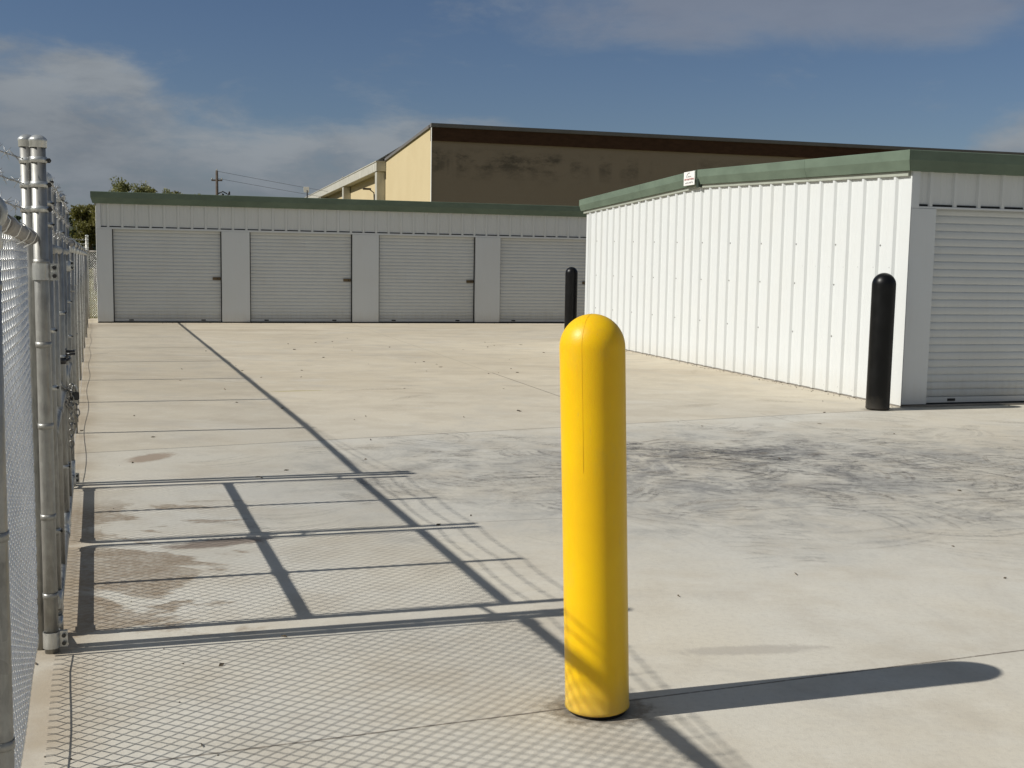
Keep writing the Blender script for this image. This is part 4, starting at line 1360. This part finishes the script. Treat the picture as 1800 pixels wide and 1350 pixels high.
# far woods: one mass
V = []; rn = np.random.default_rng(5)
segs = []
for i in range(150):
    ang = R(96+i*.62)+rn.uniform(-.01, .01); dist = rn.uniform(88, 125)
    segs.append((dist*cos(ang), dist*sin(ang), rn.uniform(3.2, 5.2)*(dist/100), rn.uniform(2.2, 4.0)))
for (cx, cy, h, r) in segs:
    n = 620
    d = rn.normal(size=(n, 3)); d /= np.linalg.norm(d, axis=1, keepdims=True)
    sub = rn.integers(0, 7, n); offs = rn.normal(size=(7, 3))*np.array([r*.5, r*.5, h*.22])
    C = np.array([cx, cy, h*.52])+offs[sub]+d*np.array([r*.45, r*.45, h*.3])*rn.uniform(.5, 1, (n, 1))
    C[:, 2] = np.clip(C[:, 2], 0, None)
    a = rn.normal(size=(n, 3)); a /= np.linalg.norm(a, axis=1, keepdims=True)
    b_ = np.cross(a, rn.normal(size=(n, 3))); b_ /= np.linalg.norm(b_, axis=1, keepdims=True)
    sz = rn.uniform(.15, .38, (n, 1))
    V.append(np.stack([C-a*sz, C-b_*sz*.6, C+a*sz, C+b_*sz*.6], 1).reshape(-1, 3))
V = np.vstack(V)
w_ = np_mesh('far_woods', V, np.arange(len(V)).reshape(-1, 4), MAT['leaf_dark'], None, False)
tag(w_, 'dark mass of distant trees along the horizon on the left', 'woods', kind='stuff')

# dry grass beyond the yard edge
n = 26000
rn = np.random.default_rng(8)
gx = rn.uniform(-24, -9.2, n); gy = rn.uniform(27.5, 46, n)
keep = (gy > 27.3+(gx+10.2)*-.10+.6) | (gx < -12.6)
gx, gy = gx[keep], gy[keep]; n = len(gx)
hgt = rn.uniform(.12, .55, n)*rn.uniform(.5, 1, n); an = rn.uniform(0, 2*pi, n); wd = rn.uniform(.006, .016, n)
dx = np.cos(an)*wd; dy = np.sin(an)*wd; lx = rn.normal(0, .12, n)*hgt*2; ly = rn.normal(0, .12, n)*hgt*2
z0 = np.full(n, -.06)
V = np.stack([np.stack([gx-dx, gy-dy, z0], 1), np.stack([gx+dx, gy+dy, z0], 1), np.stack([gx+lx, gy+ly, z0+hgt], 1)], 1).reshape(-1, 3)
gr_ = np_mesh('dry_grass', V, np.arange(3*n).reshape(-1, 3), MAT['grass'], None, False)
tag(gr_, 'dry yellow grass growing past the edge of the concrete yard', 'grass', kind='stuff')

# ------------------------------------------------------------------ utility pole, lamp, far sign
up = empty('utility_pole', (-23.3, 90, 0), label='dark wooden utility pole with crossarm and wires behind the far building', cat='utility pole')
mb = MB(); mb.tube([(0, 0, 0), (0, 0, 8.35)], [.16, .10], 12); mb.build('pole', MAT['wood'], up)
mb = MB(); mb.box(-.42, .42, -.06, .06, 7.55, 7.67, 0, .01); mb.build('crossarm', MAT['wood'], up)
for x, z in ((-.38, 7.67), (.38, 7.67), (0.0, 8.35)):
    mb = MB(); mb.lathe([(.03, 0), (.055, .03), (.03, .06), (.055, .09), (.001, .14)], (x, 0, z), 10)
    mb.build('insulator', MAT['conc_trim'], up)
mb = MB(); mb.tube([(.12, 0, 6.6), (.45, 0, 6.75), (.75, 0, 6.6)], .05, 6); mb.lathe([(.001, 0), (.13, 0), (.13, .42), (.001, .46)], (.42, 0, 6.15), 12)
mb.tube([(.75, 0, 6.6), (.98, 0, 6.35), (.86, .0, 6.05), (.62, 0, 6.2)], .035, 6); mb.lathe([(.001, 0), (.08, 0), (.08, .25), (.001, .27)], (.95, 0, 6.5), 10)
mb.build('transformer', MAT['dark_steel'], up)
for z0_, y1, x1, z1_ in ((8.3, 70, 60, 5.2), (7.75, 72, 62, 4.6)):
    mb = MB(); pts = []
    for i in range(25):
        t = i/24; pts.append((.1+x1*t, y1*t, z0_+(z1_-z0_)*t-4*1.3*t*(1-t)))
    mb.tube(pts, .011, 4)
    mb.build('overhead_wire', MAT['dark_steel'], up)

sg = empty('sign', (-14.45, 80, 0), R(10), 'plain white square panel on a thin pole beyond the far roof, left of the warehouse', 'sign')
mb = MB(); mb.tube([(.1, 0, 0), (.0, 0, 6.35)], .045, 8); mb.build('pole', MAT['dark_steel'], sg)
mb = MB(); mb.box(-.24, .14, -.03, .03, 6.2, 6.58, 0, .01); mb.build('sign_panel', MAT['sign_white'], sg)

lp = empty('street_lamp', (-27.0, 72, 0), label='thin pale street lamp pole in front of the distant dark trees', cat='street lamp')
mb = MB(); mb.tube([(0, 0, 0), (0, 0, 3.9)], [.07, .045], 10); mb.build('pole', MAT['conc_trim'], lp)
mb = MB(); mb.box(-.42, .06, -.08, .08, 2.98, 3.06, 0, .02); mb.build('lamp_head', MAT['sign_white'], lp)
yl = empty('yard_light', (-14.65, 40.5, 0), label='small white globe light on a short post behind the short fence return', cat='light')
mb = MB(); mb.sphere((0, 0, 2.02), .10, 16, 10); mb.build('globe', MAT['sign_white'], yl)
mb = MB(); mb.tube([(0, 0, 0), (0, 0, 1.93)], .025, 8); mb.build('post', MAT['dark_steel'], yl)

# ------------------------------------------------------------------ loose debris on the slab
random.seed(44)
mb = MB()
for _ in range(130):
    x = random.uniform(-5, 7); y = random.uniform(3.3, 22)
    if (x-.3)**2+(y-3.7)**2 < .05: continue
    a = random.uniform(0, pi); L = random.uniform(.005, .013)*(1+.09*y); w = L*random.uniform(.2, .5); h = random.uniform(.002, .009)
    ca_, sa_ = cos(a), sin(a)
    q = [(-L, 0, .002), (-.3*L, w, .002+h), (L, .1*w, .004), (0, -w, .002)]
    mb.add([(x+u*ca_-v*sa_, y+u*sa_+v*ca_, z) for u, v, z in q]+[(x+u*ca_-v*sa_, y+u*sa_+v*ca_, z+.003) for u, v, z in q],
           [(0, 3, 2, 1), (4, 5, 6, 7), (0, 1, 5, 4), (1, 2, 6, 5), (2, 3, 7, 6), (3, 0, 4, 7)])
for _ in range(260):   # grit washed against the building walls
    if random.random() < .55: q = org+ey*random.uniform(0, 10.2)-ex*(.05+abs(random.gauss(0, .05)))
    else: q = Vector((-9.431, 25.883, 0))+ex*random.uniform(0, 12)-ey*(.06+abs(random.gauss(0, .07)))
    r = random.uniform(.003, .009)
    mb.sphere((q.x, q.y, r*.4), r, 5, 3, 0, .6)
for _ in range(22):   # crumbs of soil by the fence
    x, y, _z = fp(random.uniform(-2, 5), random.uniform(-.05, .5), 0)
    r = random.uniform(.002, .0045)
    mb.sphere((x, y, r*.5), r, 5, 3, 0, .6)
tag(mb.build('leaf_litter', MAT['twig']), 'scattered dry leaves and crumbs of dirt on the concrete', 'debris', kind='stuff')
